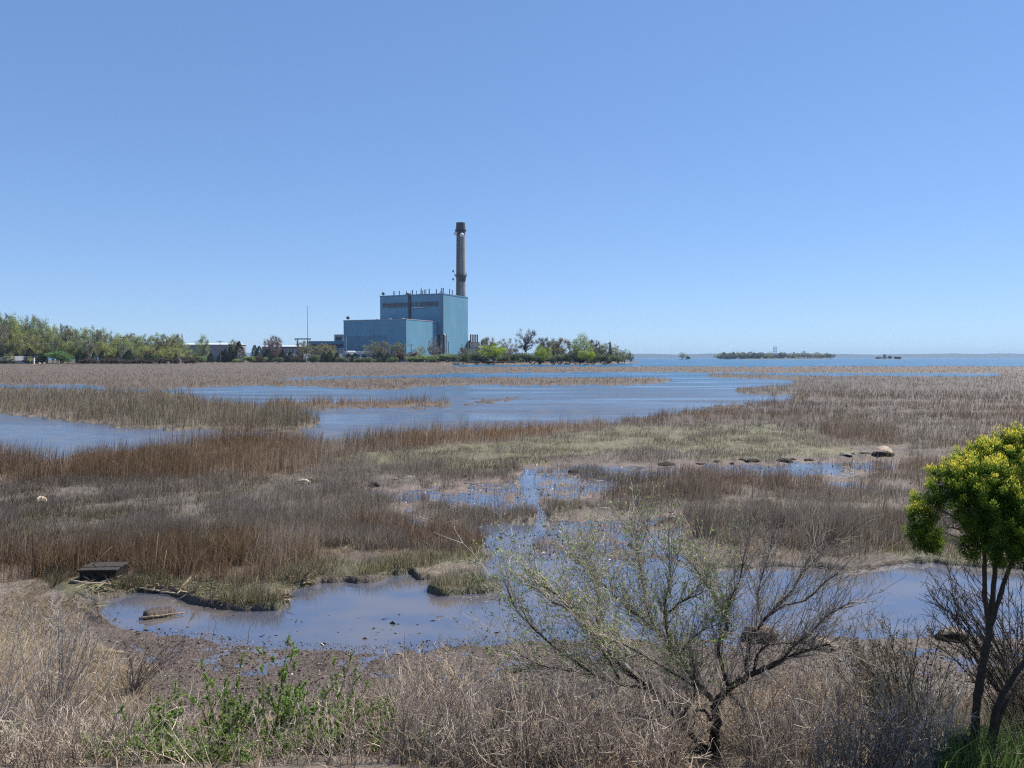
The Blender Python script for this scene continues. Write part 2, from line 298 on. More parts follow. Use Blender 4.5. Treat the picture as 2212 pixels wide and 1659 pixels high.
base = np.array([[.085, .068, .054], [.12, .094, .07], [.12, .09, .065], [.12, .10, .08], [.14, .13, .075], [.10, .08, .062], [.09, .085, .05], [.15, .125, .10], [.14, .115, .085]])
gc = base[typ].reshape(nr, nc, 3)
mudn = fbm(GX * 2.2, GY * 2.2, 71)[..., None]
mud = np.array([.085, .066, .055]) * (.6 + .9 * mudn)
gc = gc * (.65 + .7 * fbm(GX * 3, GY * 3, 81)[..., None]); w3 = np.clip(wet * 1.5, 0, 1)[..., None]; mud = mud * (1 + .7 * sstep(17, 24, GY))[..., None]; gc = gc * (1 - w3) + mud * w3
m, n, l, p = newmat("marsh_mud"); a = n.new("ShaderNodeAttribute"); a.attribute_name = 'col'; tc = n.new("ShaderNodeTexCoord")
nz = n.new("ShaderNodeTexNoise"); nz.inputs['Scale'].default_value = 22; nz.inputs['Detail'].default_value = 6; l.new(tc.outputs['Object'], nz.inputs[0])
mr = n.new("ShaderNodeMapRange"); mr.inputs[1].default_value = .3; mr.inputs[2].default_value = .7; mr.inputs[3].default_value = .55; mr.inputs[4].default_value = 1.45; l.new(nz.outputs[0], mr.inputs[0])
mx = n.new("ShaderNodeVectorMath"); mx.operation = 'SCALE'; l.new(a.outputs['Color'], mx.inputs[0]); l.new(mr.outputs[0], mx.inputs['Scale']); l.new(mx.outputs[0], p.inputs['Base Color'])
bp = n.new("ShaderNodeBump"); bp.inputs['Strength'].default_value = .6; bp.inputs['Distance'].default_value = .04; l.new(nz.outputs[0], bp.inputs['Height']); l.new(bp.outputs[0], p.inputs['Normal'])
p.inputs['Roughness'].default_value = .65; p.inputs['Specular IOR Level'].default_value = .28
ground = mk("ground", np.stack([GX, GY, GZ], -1), Q, None, gc.reshape(-1, 3), m, None, True); tag(ground, kind='structure')
# ---- water
m, n, l, p = newmat("tidal_water"); pass; p.inputs['Specular IOR Level'].default_value = .5
geo = n.new("ShaderNodeNewGeometry"); sp = n.new("ShaderNodeSeparateXYZ"); l.new(geo.outputs['Position'], sp.inputs[0])
def mrange(src, a0, a1, b0, b1):
    r = n.new("ShaderNodeMapRange"); r.inputs[1].default_value = a0; r.inputs[2].default_value = a1; r.inputs[3].default_value = b0; r.inputs[4].default_value = b1; l.new(src, r.inputs[0]); return r.outputs[0]
def wnoise(sc, sx, sy):
    mp = n.new("ShaderNodeMapping"); mp.inputs['Scale'].default_value = (sx, sy, 1); l.new(geo.outputs['Position'], mp.inputs[0])
    z = n.new("ShaderNodeTexNoise"); z.inputs['Scale'].default_value = sc; z.inputs['Detail'].default_value = 4; l.new(mp.outputs[0], z.inputs[0]); return z.outputs[0]
l.new(mrange(sp.outputs[1], 18, 60, 3.3, 1.4), p.inputs['IOR'])
rip = wnoise(2.4, 1, 1.8); patch = wnoise(.06, .6, 2.2)
ym = mrange(sp.outputs[1], 19, 46, .004, 1.)
pm = mrange(patch, .38, .62, .35, 1.)
mu = n.new("ShaderNodeMath"); mu.operation = 'MULTIPLY'; l.new(ym, mu.inputs[0]); l.new(pm, mu.inputs[1])
st = n.new("ShaderNodeMath"); st.operation = 'MULTIPLY'; st.inputs[1].default_value = .5; l.new(mu.outputs[0], st.inputs[0])
b = n.new("ShaderNodeBump"); b.inputs['Distance'].default_value = .12; l.new(st.outputs[0], b.inputs['Strength']); l.new(rip, b.inputs['Height']); l.new(b.outputs[0], p.inputs['Normal'])
rg_ = n.new("ShaderNodeMath"); rg_.operation = 'MULTIPLY'; l.new(mrange(sp.outputs[1], 19, 60, .04, .36), rg_.inputs[0]); l.new(mrange(patch, .38, .62, .45, 1.25), rg_.inputs[1]); l.new(rg_.outputs[0], p.inputs['Roughness'])
cr = n.new("ShaderNodeMix"); cr.data_type = 'RGBA'; l.new(mrange(sp.outputs[1], 20, 260, 0, 1), cr.inputs['Factor']); cr.inputs['A'].default_value = (.13, .143, .205, 1); cr.inputs['B'].default_value = (.008, .078, .155, 1)
silt = n.new("ShaderNodeMix"); silt.data_type = 'RGBA'; l.new(mrange(wnoise(.55, 1, 1.6), .42, .62, 0, 1), silt.inputs['Factor']); silt.inputs['A'].default_value = (.078, .085, .115, 1); silt.inputs['B'].default_value = (.128, .112, .104, 1)
l.new(silt.outputs['Result'], cr.inputs['A']); l.new(cr.outputs['Result'], p.inputs['Base Color'])
water = mk("water", [(-15000, -40, 0), (15000, -40, 0), (15000, 15500, 0), (-15000, 15500, 0)], [(0, 1, 2, 3)], None, None, m); tag(water, kind='structure')
# ---- far hills across the sound
xs = np.linspace(-9000, 13500, 300); hh = 30 + 70 * fbm(xs * .00045, xs * 0, 7, 3) + 14 * fbm(xs * .004, xs * 0, 8, 3)
hh *= sstep(13600, 11500, xs) * .999 + .001
prof = [(0, 0.02), (150, .16), (500, .7), (900, 1.), (1500, .55), (2000, .02)]
V = np.stack([np.stack([xs, np.full_like(xs, 13000 + d), np.maximum(hh * k * (1 + .06 * (hashn(xs, xs * 0 + d, 2) - .5)), .0) - .2], -1) for d, k in prof], 0)
ii = np.arange(len(prof) - 1)[:, None] * 300 + np.arange(299)[None]
hills = mk("hills", V, np.stack([ii, ii + 1, ii + 301, ii + 300], -1).reshape(-1, 4), None, np.full((len(prof) * 300, 3), .035) * np.array([.8, 1., .6]), M_litter, None, True); tag(hills, kind='structure')
# ---- haze over the sound
mb = MB(); mb.box(-15100, -80, -1.3, 15100, 15700, 150)
mh, n, l, p = newmat("haze_air"); n.remove(p); pv = n.new("ShaderNodeVolumePrincipled"); pv.inputs['Density'].default_value = 5.5e-5; pv.inputs['Color'].default_value = (.52, .74, 1, 1)
l.new(pv.outputs[0], n["Material Output"].inputs['Volume'])
haze = mb.build("haze", mh); tag(haze, kind='stuff')
# ------------------------------------------------------------------ marsh grasses
rng = np.random.default_rng(5)
KINDS = {  # code: name, height, jitter, lean, palette, weight
    1: ("dry_marsh_grass", .5, .35, .25, [(.36, .28, .19), (.27, .20, .14), (.20, .145, .115), (.30, .22, .15), (.145, .105, .085), (.22, .15, .11), (.40, .32, .22)], .9),
    2: ("rust_reeds", .62, .45, .3, [(.15, .10, .065), (.125, .085, .058), (.20, .14, .09), (.10, .072, .055), (.27, .21, .15)], 1.25),
    3: ("grey_marsh_grass", .33, .4, .5, [(.135, .118, .10), (.10, .088, .076), (.18, .155, .128), (.12, .095, .08)], 1.5),
    4: ("short_turf", .17, .5, .9, [(.20, .17, .12), (.125, .125, .07), (.25, .21, .15), (.15, .125, .10), (.14, .115, .09), (.19, .16, .125)], 1.1),
    5: ("dark_reeds", .48, .4, .3, [(.10, .076, .062), (.08, .064, .056), (.145, .11, .085), (.115, .08, .06), (.18, .15, .115)], 1.1),
    6: ("fresh_green_grass", .22, .5, .9, [(.08, .095, .04), (.105, .12, .05), (.18, .155, .095), (.075, .075, .045), (.24, .20, .135), (.12, .10, .07)], 1.4),
    7: ("dry_straw", .09, .6, 2.6, [(.36, .31, .24), (.28, .235, .18), (.43, .37, .29), (.20, .16, .125)], .6),
    8: ("pale_scrub_grass", .85, .4, .35, [(.17, .13, .095), (.13, .105, .082), (.23, .18, .125), (.12, .10, .07), (.10, .10, .06)], 1.0)}
GAIN = {1: .9, 2: 1.5, 3: 1.65, 4: 1.0, 5: 1.5, 6: 1.6, 7: 1.15, 8: 1.6}
WGT = np.array([0] + [KINDS[k][5] for k in range(1, 9)])
NB = 560000
dx = np.where(rng.random(NB * 2) < .88, rng.uniform(-140, 2350, NB * 2), rng.uniform(-600, 2800, NB * 2)); dy = 776 + 910 * rng.random(NB * 2) ** 1.25
bx, by = floor_np(dx, dy)
nx = 60000; ny_ = rng.uniform(5.6, 13., nx); bx = np.concatenate([bx, rng.uniform(-1., 1., nx) * ny_]); by = np.concatenate([by, ny_]); dy = np.concatenate([dy, px_np(bx[-nx:], ny_, bank(bx[-nx:], ny_))[1]]); dx = np.concatenate([dx, np.zeros(nx)])
pm_ = rng.permutation(len(bx)); bx, by, dy, dx = bx[pm_], by[pm_], dy[pm_], dx[pm_]
bk = bank(bx, by)
# points on the bank: shift so density holds on the raised ground too
t = look(TYP, bx, by); lb = look(LB, bx, by); we = look(WB, bx, by)
mixn = fbm(bx * .5, by * .3, 131, 3); mix2 = fbm(bx * .16 + 9, by * .4, 137, 3)      # kinds interleave in patches
t = np.where((t == 4) & (mixn > .52), 3, t); t = np.where((t == 3) & (mixn < .36), 4, t); t = np.where((t == 5) & (mix2 > .60), 3, t); t = np.where((t == 5) & (mix2 < .30) & (by < 75), 4, t)
t = np.where((t == 2) & (rng.random(len(t)) < .18), 3, t); t = np.where((t == 3) & (mix2 > .66) & (by > 12), 7, t)
stk = fbm(bx * .05 + 3, by * .3, 143, 3); t = np.where((t == 5) & (by > 30) & (stk > .70), 7, t); t = np.where((t == 5) & (by > 30) & (stk < .36), 3, t)
t = np.where((t == 0) & (we > .3) & (by > 15.5), 3, t)
dens = WGT[t] * sstep(.25, .7, lb) * (1 - .95 * sstep(.25, .6, we) * (bk < .3) * ((vn(bx * .9, by * .9, 211) + .35 * vn(bx * 3, by * 3, 213) < .92) | (by < 15.5)))
clump = fbm(bx * .8, by * .8, 91); dens = dens * np.clip(.15 + 2.1 * (clump - .30), .05, 1.4)
thin = np.isin(t, (2, 5)) & (lb < .8); dens = np.where((t == 7) & (by < 7.5), dens * .35, dens); dens = np.where(thin, dens * .6, dens)
fl_ = floor_at(211, 1254, .1); dens = dens * ~((np.abs(bx - fl_.x) < .62) & (by > fl_.y - 1.3) & (by < fl_.y + .75))
keep = (rng.random(len(dx)) < dens) & (by < 1100) & (t > 0)
# a few stems standing out in the water along reed edges
out = (rng.random(len(dx)) < np.where(by > 26, .10, .012)) & (lb > .02) & (lb < .35) & np.isin(t, (2, 5, 8, 0)) & (by < 60)
keep |= out
bx, by, dy, t, clump = bx[keep][:NB], by[keep][:NB], dy[keep][:NB], np.where(t == 0, 2, t)[keep][:NB], clump[keep][:NB]
bz = height(bx, by)
big = fbm(bx * .12, by * .12, 101, 3); patchn = fbm(bx * .35, by * .25, 111, 3)
for code in range(1, 9):
    name, h0, hj, lean, pal, _ = KINDS[code]; s = t == code; n = int(s.sum())
    if not n: continue
    X, Y, Z = bx[s], by[s], np.maximum(bz[s], -.1); dist = np.hypot(X, Y)
    h = h0 * (1 + hj * rng.normal(size=n) * .6) * (.6 + .8 * clump[s])
    if code in (2, 3, 5, 8): h *= .45 + 1.1 * vn(X * .9, Y * .9, 201) * (.6 + .8 * vn(X * 3, Y * 3, 203))
    h = np.clip(h, h0 * .25, h0 * 1.8); bent = rng.random(n) < (.16 if code in (2, 3, 5, 8) else .05)
    if code == 5: h *= np.where(Y > 45, 1.15, np.where(Y < 24, np.where(X > 3, 1.3, 1.), 1.)) * (.55 + .9 * patchn[s])
    if code == 2: h *= np.where(Y < 24, .95, 1.15)
    if code == 6: h *= np.where(Y < 9.5, 1.15, 1.)
    w = np.maximum(.006 + .006 * rng.random(n), .5 * np.where(dist > 120, .7, 1) * dist / F * (.7 + .6 * rng.random(n)))
    if code in (4, 7): w = np.maximum(w, .012)
    la = rng.uniform(0, 2 * math.pi, n); lm = lean * h * (.3 + rng.random(n)) * .6; lm = np.where(bent, h * rng.uniform(.6, 1.6, n), lm)
    L = np.stack([np.cos(la) * lm + .12 * h, np.sin(la) * lm, np.zeros(n)], -1)
    ya = rng.uniform(-1.1, 1.1, n); sd = np.stack([np.cos(ya), np.sin(ya), np.zeros(n)], -1) * w[:, None] * .5
    P = np.stack([X, Y, Z - .02], -1); up = np.array([0, 0, 1.])
    mid = P + up * (h * .55)[:, None] + L * .35; tip = P + up * h[:, None] + L
    V = np.stack([P - sd, P + sd, mid - sd * .8, mid + sd * .8, tip], 1).reshape(-1, 3)
    i0 = (np.arange(n) * 5)[:, None]
    if code == 1: patchn[s] = fbm(X * .008 + 3, Y * .11, 121, 3) * 1.5 - .25
    pal = np.array(pal); pi = np.clip((patchn[s] * 1.6 - .3) * len(pal) + rng.normal(size=n) * (.45 if code == 1 else 1.1), 0, len(pal) - 1).astype(int)
    c = GAIN[code] * pal[pi] * (1 + (.12 if code == 1 else .26) * rng.normal(size=(n, 1))) * (.62 + .8 * big[s])[:, None]
    if code in (2, 5):                       # rust deepens in patches
        k = sstep(.5, .7, big[s])[:, None] * .6; c = c * (1 - k) + c * np.array([1.06, .92, .80]) * k
        gr = sstep(.55, .8, patchn[s])[:, None] * .5; g = c.mean(1, keepdims=True) * np.array([1.04, 1., .95]); c = c * (1 - gr) + g * gr
    c = np.where(bent[:, None], c * .5 + np.array([.20, .165, .12]) * .75, c) * (np.array([1.06, 1., .9]) if code in (1, 2, 7) else np.array([1.0, .99, .96]))
    if code == 1: c = np.where((X > -30)[:, None], c * np.array([.76, .68, .62]), c * np.array([1., .99, .88]))
    if code == 6: c = np.where((Y < 9.5)[:, None], np.array([.11, .165, .05]) * (.5 + .9 * rng.random((n, 1))), c)
    c = np.clip(c, .01, .8)
    C = np.repeat(c[:, None], 5, 1); C[:, :2] *= .85; C[:, 4] *= 1.12
    o = mk(name, V, i0 + np.array([[0, 1, 3, 2]]), i0 + np.array([[2, 3, 4]]), C.reshape(-1, 3), M_grass); tag(o, kind='stuff')
# ------------------------------------------------------------------ seaweed wrack, shells and straw lying on mud
def flakes(name, n, x0, x1, y0, y1, test, size, pal, flat=.25, pw=1., thin=1.):
    dx = rng.uniform(x0, x1, n); dy = y0 + (y1 - y0) * rng.random(n) ** pw; X, Y = floor_np(dx, dy); k = test(X, Y, dx, dy); X, Y = X[k], Y[k]; n = len(X)
    Z = np.maximum(height(X, Y), -.005) + .008
    a = rng.uniform(0, 6.283, n); D = np.stack([np.cos(a), np.sin(a), rng.normal(size=n) * flat], -1)
    L = size * rng.lognormal(0, .5, n)
    V, Q = diamonds(np.stack([X, Y, Z], -1), D, L, L * thin * rng.uniform(.25, .8, n), rng)
    o = mk(name, V, Q, None, np.repeat(pick(pal, n, rng, .25), 4, 0), M_litter); return tag(o, kind='stuff')
wr = lambda lo: (lambda X, Y, dx, dy: (look(WB, X, Y) > .25) & (fbm(X * 1.1, Y * 1.1, 141) + .25 * rng.random(len(X)) > lo))
flakes("seaweed_wrack", 150000, 160, 2300, 1340, 1760, lambda X, Y, dx, dy: ((look(WB, X, Y) > .12) | ((Y < 12.6) & (X > -7.5))) & (fbm(X * 1.1, Y * 1.1, 141) + .3 * rng.random(len(X)) > .70 - .28 * sstep(1340, 1400, dy)), .02, [(.10, .07, .052), (.14, .105, .08), (.075, .058, .048), (.19, .15, .115), (.11, .09, .08), (.25, .20, .155)], .3)
flakes("floating_debris", 500, 240, 1500, 1290, 1400, lambda X, Y, dx, dy: rng.random(len(X)) < ((dy - 1270) / 130) ** 2, .06, [(.06, .045, .035), (.10, .075, .055)], .08)
flakes("shell_fragments", 9000, 760, 2000, 990, 1210, lambda X, Y, dx, dy: look(WB, X, Y) > .3, .035, [(.75, .72, .66), (.5, .46, .4), (.6, .55, .48)], .5)
flakes("shell_litter", 500, 200, 2200, 1300, 1560, lambda X, Y, dx, dy: look(WB, X, Y) > .2, .022, [(.75, .72, .68), (.6, .56, .5)], .5)
flakes("mud_wrack", 26000, 760, 2000, 990, 1215, lambda X, Y, dx, dy: (look(WB, X, Y) > .2) & (fbm(X, Y, 161) > .45), .04, [(.06, .045, .035), (.10, .075, .05), (.04, .032, .028), (.16, .12, .085)], .35)
flakes("straw_wrack", 9000, 180, 700, 1250, 1325, lambda X, Y, dx, dy: (look(LB, X, Y) > .35) & (fbm(X * 2, Y * 2, 151) > .5), .14, [(.30, .24, .16), (.22, .17, .11), (.14, .14, .07)], .3, 1., .18)
# ------------------------------------------------------------------ power station
M_blue = plain("blue_cladding", (.13, .30, .415), .6, .10, .08, 0, .09); M_blued = plain("dark_blue_cladding", (.10, .23, .32), .6, .10, .08, 0, .09)
M_slat = plain("rusty_slats", (.12, .10, .105), .7, .35, .5); M_dark = plain("dark_steel", (.05, .055, .07), .6, .2, .5); M_rustm = plain("rusty_steel", (.16, .08, .06), .8, .3, .6); M_roofm = plain("roof_gravel", (.25, .25, .26), .9, .15, .3)
M_white = plain("white_paint", (.72, .72, .70), .5, .08, .5); M_grey = plain("grey_steel", (.30, .32, .35), .55, .15, .5); M_conc = plain("stack_concrete", (.26, .225, .20), .9, .16, .12)
M_beige = plain("beige_casing", (.52, .46, .36), .8, .15, .4); M_wood = plain("weathered_pole", (.13, .10, .08), .9, .2, .8); M_soot = plain("sooty_brick", (.085, .06, .055), .9, .25, .4)
A = RAD(25); ex = Vector((-math.cos(A), math.sin(A), 0)); ey = Vector((math.sin(A), math.cos(A), 0)); GZ0 = 1.2
def frame(c): return Matrix(((ex.x, ey.x, 0, c[0]), (ex.y, ey.y, 0, c[1]), (0, 0, 1, 0), (0, 0, 0, 1)))   # x runs left along the shaded face, y runs back along the sunny face
BR = Matrix(((ex.x, ey.x, 0, 0), (ex.y, ey.y, 0, 0), (0, 0, 1, 0), (0, 0, 0, 1)))
tall = thing("power_station", "tall blue metal clad power station block with a band of rusty louvres below its roof", "building", (-62.3, 700, 0))
def part(name, mat, parent, fn, **k):
    mb = MB(); fn(mb); return mb.build(name, mat, parent, **k)
TH = 62.5
part("wall", M_blue, tall, lambda b: (b.box(0, 0, 26, 68.8, 47, TH, BR), b.box(7.5, 0, GZ0 - 1, 68.8, 47, 26, BR), b.box(.0, 6, GZ0 - 1, 7.5, 47, 26, BR)))
part("roof", M_roofm, tall, lambda b: b.box(.8, .8, TH, 68, 46.2, TH + .35, BR))
part("parapet", M_blued, tall, lambda b: (b.box(-.25, -.25, TH - .2, 69.05, .3, TH + .9, BR), b.box(-.25, .3, TH - .2, .3, 47.25, TH + .9, BR), b.box(68.5, .3, TH - .2, 69.05, 47.25, TH + .9, BR), b.box(.3, 46.7, TH - .2, 68.5, 47.25, TH + .9, BR)))
for x0, x1 in ((37.5, 66), (5, 35)):
    o = part("louvre_band", M_blued, tall, lambda b: b.box(x0, -.35, 51.5, x1, -.02, 56.5, BR)); r0 = np.random.default_rng(int(x0))
    def slats(b):
        x = x0 + .4
        while x < x1 - 1:
            w = r0.uniform(.5, 1.1)
            if r0.random() < .85: b.box(x, -.6, 51.9 + r0.uniform(0, .8), x + w, -.36, 56.2 - r0.uniform(0, .6), BR)
            x += w + r0.uniform(.25, .7)
    part("louvre_slats", M_slat, o, slats)
part("ledge", M_white, tall, lambda b: b.box(20, -1.4, 50.9, 33, -.02, 51.3, BR))
part("downpipe", M_dark, tall, lambda b: (b.box(34.6, -1.6, 36.5, 36.6, -.02, TH + 1.6, BR)))
part("ladder_cage", M_grey, tall, lambda b: ([b.box(.6 + .8 * i, -.9, 2, .8 + .8 * i, -.7, TH + 1, BR) for i in range(3)], [b.box(.5, -1.0, z, 2.5, -.05, z + .18, BR) for z in np.arange(3, TH, 1.6)]))
part("corner_column", M_rustm, tall, lambda b: (b.tube([BR @ Vector((3.2, 1.4, GZ0 - 1)), BR @ Vector((3.2, 1.4, 26))], 1.1, 12), b.tube([BR @ Vector((5.6, 3.5, GZ0 - 1)), BR @ Vector((5.6, 3.5, 26))], .6, 10)))
part("flue_pipe", M_beige, tall, lambda b: b.tube([BR @ Vector((-.9, 1.6, GZ0 - 1)), BR @ Vector((-.9, 1.6, 25)), BR @ Vector((1.2, 1.6, 27))], .8, 10))
# roof pipes, read off the roof line; x along the shaded face as the photo shows them
def roof_x(D):                            # metres along the shaded face that show at photo column D
    k = (D - CX) / F; return (-62.3 - k * 700) / (math.cos(A) + k * math.sin(A))
def roof_y(D):                            # the same along the sunny face
    k = (D - CX) / F; return (k * 700 + 62.3) / (math.sin(A) - k * math.cos(A))
for D, hh, r, dp in ((849, 3.9, .32, 3), (851.7, 3.9, .3, 3), (860, 4.2, .42, 5), (870.5, 1.4, .2, 4), (876, 3.4, .42, 4), (882.5, 3.0, .25, 8), (888.8, 4.6, .5, 4), (895.2, 4.2, .3, 8), (909.4, 3.2, .42, 6), (913.4, 4.5, .4, 6), (915.2, 4.0, .3, 9), (916.8, 4.6, .35, 6), (924.7, 4.8, .5, 5), (940.3, 4.2, .45, 5), (946.6, 3.6, .25, 10), (954, 5.0, .45, 1.5), (960.6, 5.0, .42, 0), (974, 4.8, .38, 0), (980, 4.2, .38, 0)):
    xy = (max(1, roof_x(D) + dp * .3), dp) if dp else (1.2, roof_y(D))
    part("vent_pipe", M_dark, tall, lambda b: (b.cyl(0, 0, TH + .3, TH + hh + .6, r, r, 10), b.cyl(0, 0, TH + hh + .6, TH + hh + .9, r * 1.25, r * 1.25, 10))).location = BR @ Vector((*xy, 0))
def mast(b):
    for sx, sy in ((-.5, -.4), (.5, -.4), (0, .5)): b.tube([(sx, sy, TH + .3), (sx * .3, sy * .3, TH + 7.5)], .12, 5)
    for z in np.arange(TH + 1, TH + 7.5, .9): b.box(-.5, -.4, z, .5, .4, z + .12)
    b.box(-1.6, -1.2, TH + .3, 1.6, 1.2, TH + 2.1); b.box(-1, -.2, TH + 4, 1, .2, TH + 4.9)
part("antenna_mast", M_grey, tall, mast).location = BR @ Vector((roof_x(903.3), 6, 0))
part("roof_cabinet", M_white, tall, lambda b: (b.box(-1.8, -1, TH + .3, 1.2, 1, TH + 1.9), b.tube([(1.8, 0, TH + .3), (1.8, 0, TH + 2.6)], [1.1, .3], 12))).location = BR @ Vector((roof_x(949), 4, 0))
part("roof_cabinet", M_rustm, tall, lambda b: (b.box(-2.2, -1, TH + .3, 2, 1, TH + 1.7), b.box(-.8, -1.4, TH + 1.7, .6, .8, TH + 2.7))).location = BR @ Vector((roof_x(877), 4, 0))
def dish(name, mat, parent, loc, r, up):
    def f(b):
        b.tube([(0, 0, 0), (0, 0, up)], .18, 6)
        P = [(0, -.25 * r - .5 * r * math.cos(t), up + 0) for t in (0,)]
        pr = [(r * math.sin(t), -.9 * r * math.cos(t)) for t in np.linspace(0.02, math.pi / 2, 6)] + [(r, .25 * r), (r * .5, .6 * r), (.02, .7 * r)]
        k = 14; vs = [(q * math.cos(2 * math.pi * j / k), y, up + r * .6 + q * math.sin(2 * math.pi * j / k)) for q, y in pr for j in range(k)]
        b.add(vs, [(i * k + j, i * k + (j + 1) % k, (i + 1) * k + (j + 1) % k, (i + 1) * k + j) for i in range(len(pr) - 1) for j in range(k)])
    o = part(name, mat, parent, f, smooth=True); o.location = loc; return o
dish("dish", M_dark, tall, BR @ Vector((66.5, 2, TH + .3)), 1.5, 1.8)
# lower hall in front
Lc = (-89.9, 654.8); LH = 37.5
low = thing("turbine_hall", "lower flat roofed blue metal hall standing in front of the tall block", "building", (Lc[0], Lc[1], 0))
part("wall", M_blue, low, lambda b: b.box(0, 0, GZ0 - 1, 65.3, 51.8, LH, BR))
part("roof", M_roofm, low, lambda b: b.box(.7, .7, LH, 64.6, 51.1, LH + .3, BR))
part("parapet", M_grey, low, lambda b: (b.box(-.2, -.2, LH - .1, 65.5, .25, LH + .6, BR), b.box(-.2, .25, LH - .1, .25, 51.8, LH + .6, BR), b.box(65.05, .25, LH - .1, 65.5, 51.8, LH + .6, BR)))
part("wall_panel", M_blued, low, lambda b: (b.box(34, -.16, GZ0, 61.5, -.02, 23.8, BR), b.box(20, -.14, GZ0, 33.6, -.02, 24.2, BR)))
part("downpipe", M_white, low, lambda b: b.box(61.8, -.5, GZ0, 62.5, -.02, 23, BR))
for x in (4, 17, 30): part("roof_curb", M_white, low, lambda b: b.box(x, 2, LH + .3, x + 2.2, 4, LH + 1.1, BR))
dish("dish", M_dark, low, BR @ Vector((62, 2, LH + .3)), 1.5, 1.6)
# chimney
ch = thing("chimney", "tall tapering concrete power station chimney with a dark rim and two white radome dishes", "chimney", (at(995.5, 700, 762).x, 762, 0)); CT = 137.5
rad = lambda z: 4.05 + (CT - z) / CT * 1.45
zs = [0, 30, 62, 92, 125]; part("shaft", M_conc, ch, lambda b: b.tube([(0, 0, z) for z in zs], [rad(z) for z in zs], 40), smooth=False)
part("rim", M_soot, ch, lambda b: (b.tube([(0, 0, 125), (0, 0, 130.5)], [rad(125) + .02, rad(130) + .02], 40), b.tube([(0, 0, 130.5), (0, 0, CT)], [rad(131) + .35, rad(136) + .35], 40)))
def gallery(z):
    def f(b):
        k = 28
        for r0_, r1_, za, zb in ((rad(z), rad(z) + 1.5, z, z + .3),):
            vs = [(r * math.cos(2 * math.pi * j / k), r * math.sin(2 * math.pi * j / k), zz) for r, zz in ((r0_, za), (r1_, za), (r1_, zb), (r0_, zb)) for j in range(k)]
            b.add(vs, [((i % 4) * k + j, (i % 4) * k + (j + 1) % k, ((i + 1) % 4) * k + (j + 1) % k, ((i + 1) % 4) * k + j) for i in range(4) for j in range(k)])
        R = rad(z) + 1.4
        for j in range(k): b.cyl(R * math.cos(2 * math.pi * j / k), R * math.sin(2 * math.pi * j / k), z + .3, z + 1.6, .06, .06, 4)
        for zz in (z + .9, z + 1.55): b.tube([(R * math.cos(2 * math.pi * j / k), R * math.sin(2 * math.pi * j / k), zz) for j in range(k + 1)], .07, 4)
        for j in range(0, k, 4):
            a = 2 * math.pi * j / k; b.tube([(rad(z) * math.cos(a), rad(z) * math.sin(a), z - 2.2), (R * math.cos(a), R * math.sin(a), z)], .14, 4)
    return f
part("gallery", M_dark, ch, gallery(129.6)); part("gallery", M_dark, ch, gallery(85.5))
def skirt(b):
    k = 10; vs = []
    for z, r in ((85.4, 1.35), (82, 1.1), (79.5, .12)):
        for j in range(k + 1):
            a = RAD(-100 + 75 * j / k); vs.append(((rad(z) + r) * math.cos(a), (rad(z) + r) * math.sin(a), z))
    n = k + 1; b.add(vs, [(i * n + j, i * n + j + 1, (i + 1) * n + j + 1, (i + 1) * n + j) for i in range(2) for j in range(k)])
part("gallery_bracket", M_soot, ch, skirt)
for a0, w_ in ((-128, .3), (-108, .4)):
    def tr(b):
        a = RAD(a0); b.tube([((rad(z) + .12) * math.cos(a), (rad(z) + .12) * math.sin(a), z) for z in (5, 40, 80, 128)], w_, 6)
    part("cable_tray", M_soot, ch, tr)
for X_, zz, r in ((-4.7, 126.8, 1.9), (1.4, 124.9, 2.0)):
    o = dish("radome", M_white, ch, (X_, -math.sqrt(max(0, rad(zz) ** 2 - X_ ** 2 * .7)) - 1.3, zz - r * .6), r, .1)
for zz in (90.2, 82.2): dish("dish", M_grey, ch, (-7.4, -.6, zz - .8), 1.15, .1).rotation_euler = (0, 0, RAD(-60))
for x, y, z, l in ((-5.2, -1, 130, 3.4), (5.2, -1, 130, 3.2), (-6.0, -1, 86, 3), (5.8, -2, 86, 3.4), (5.0, -3.4, 86, 2.8)): part("whip_antenna", M_grey, ch, lambda b: b.tube([(x, y, z), (x, y, z + l)], .12, 5))
part("stay_cable", M_white, ch, lambda b: b.tube([(4.2, -3.9, 79), (.5, -5.4, 66), (-3, -7, TH + .6)], .13, 5))
# boiler house with four short stacks to the right
bo = at(1024, 700, 745); gb = thing("gas_turbine_house", "small beige turbine house topped by four rust red exhaust stacks", "building", (bo.x, 745, 0))
part("wall", M_beige, gb, lambda b: (b.box(-5.5, -5, .2, 5.5, 5, 13.5), b.box(-3.6, -4, 13.5, 5.0, 4, 19.5)))
part("roof_cap", M_grey, gb, lambda b: (b.box(-6, -5.5, 13.5, 6, -4.2, 14.4), b.box(-4, -4.4, 19.5, 5.4, 4.4, 20)))
part("duct", M_soot, gb, lambda b: (b.box(-5.4, -6.2, 14.4, -3.7, -3, 21.5), b.tube([(-6.5, -6, 2), (-6.5, -6, 16)], .5, 8)))
for i in range(4): part("exhaust_stack", M_rustm, gb, lambda b: (b.cyl(-3.2 + 2.1 * i, 0, 20, 26.6, .72, .72, 10), b.cyl(-3.2 + 2.1 * i, 0, 26.6, 27.3, .9, .9, 10)))
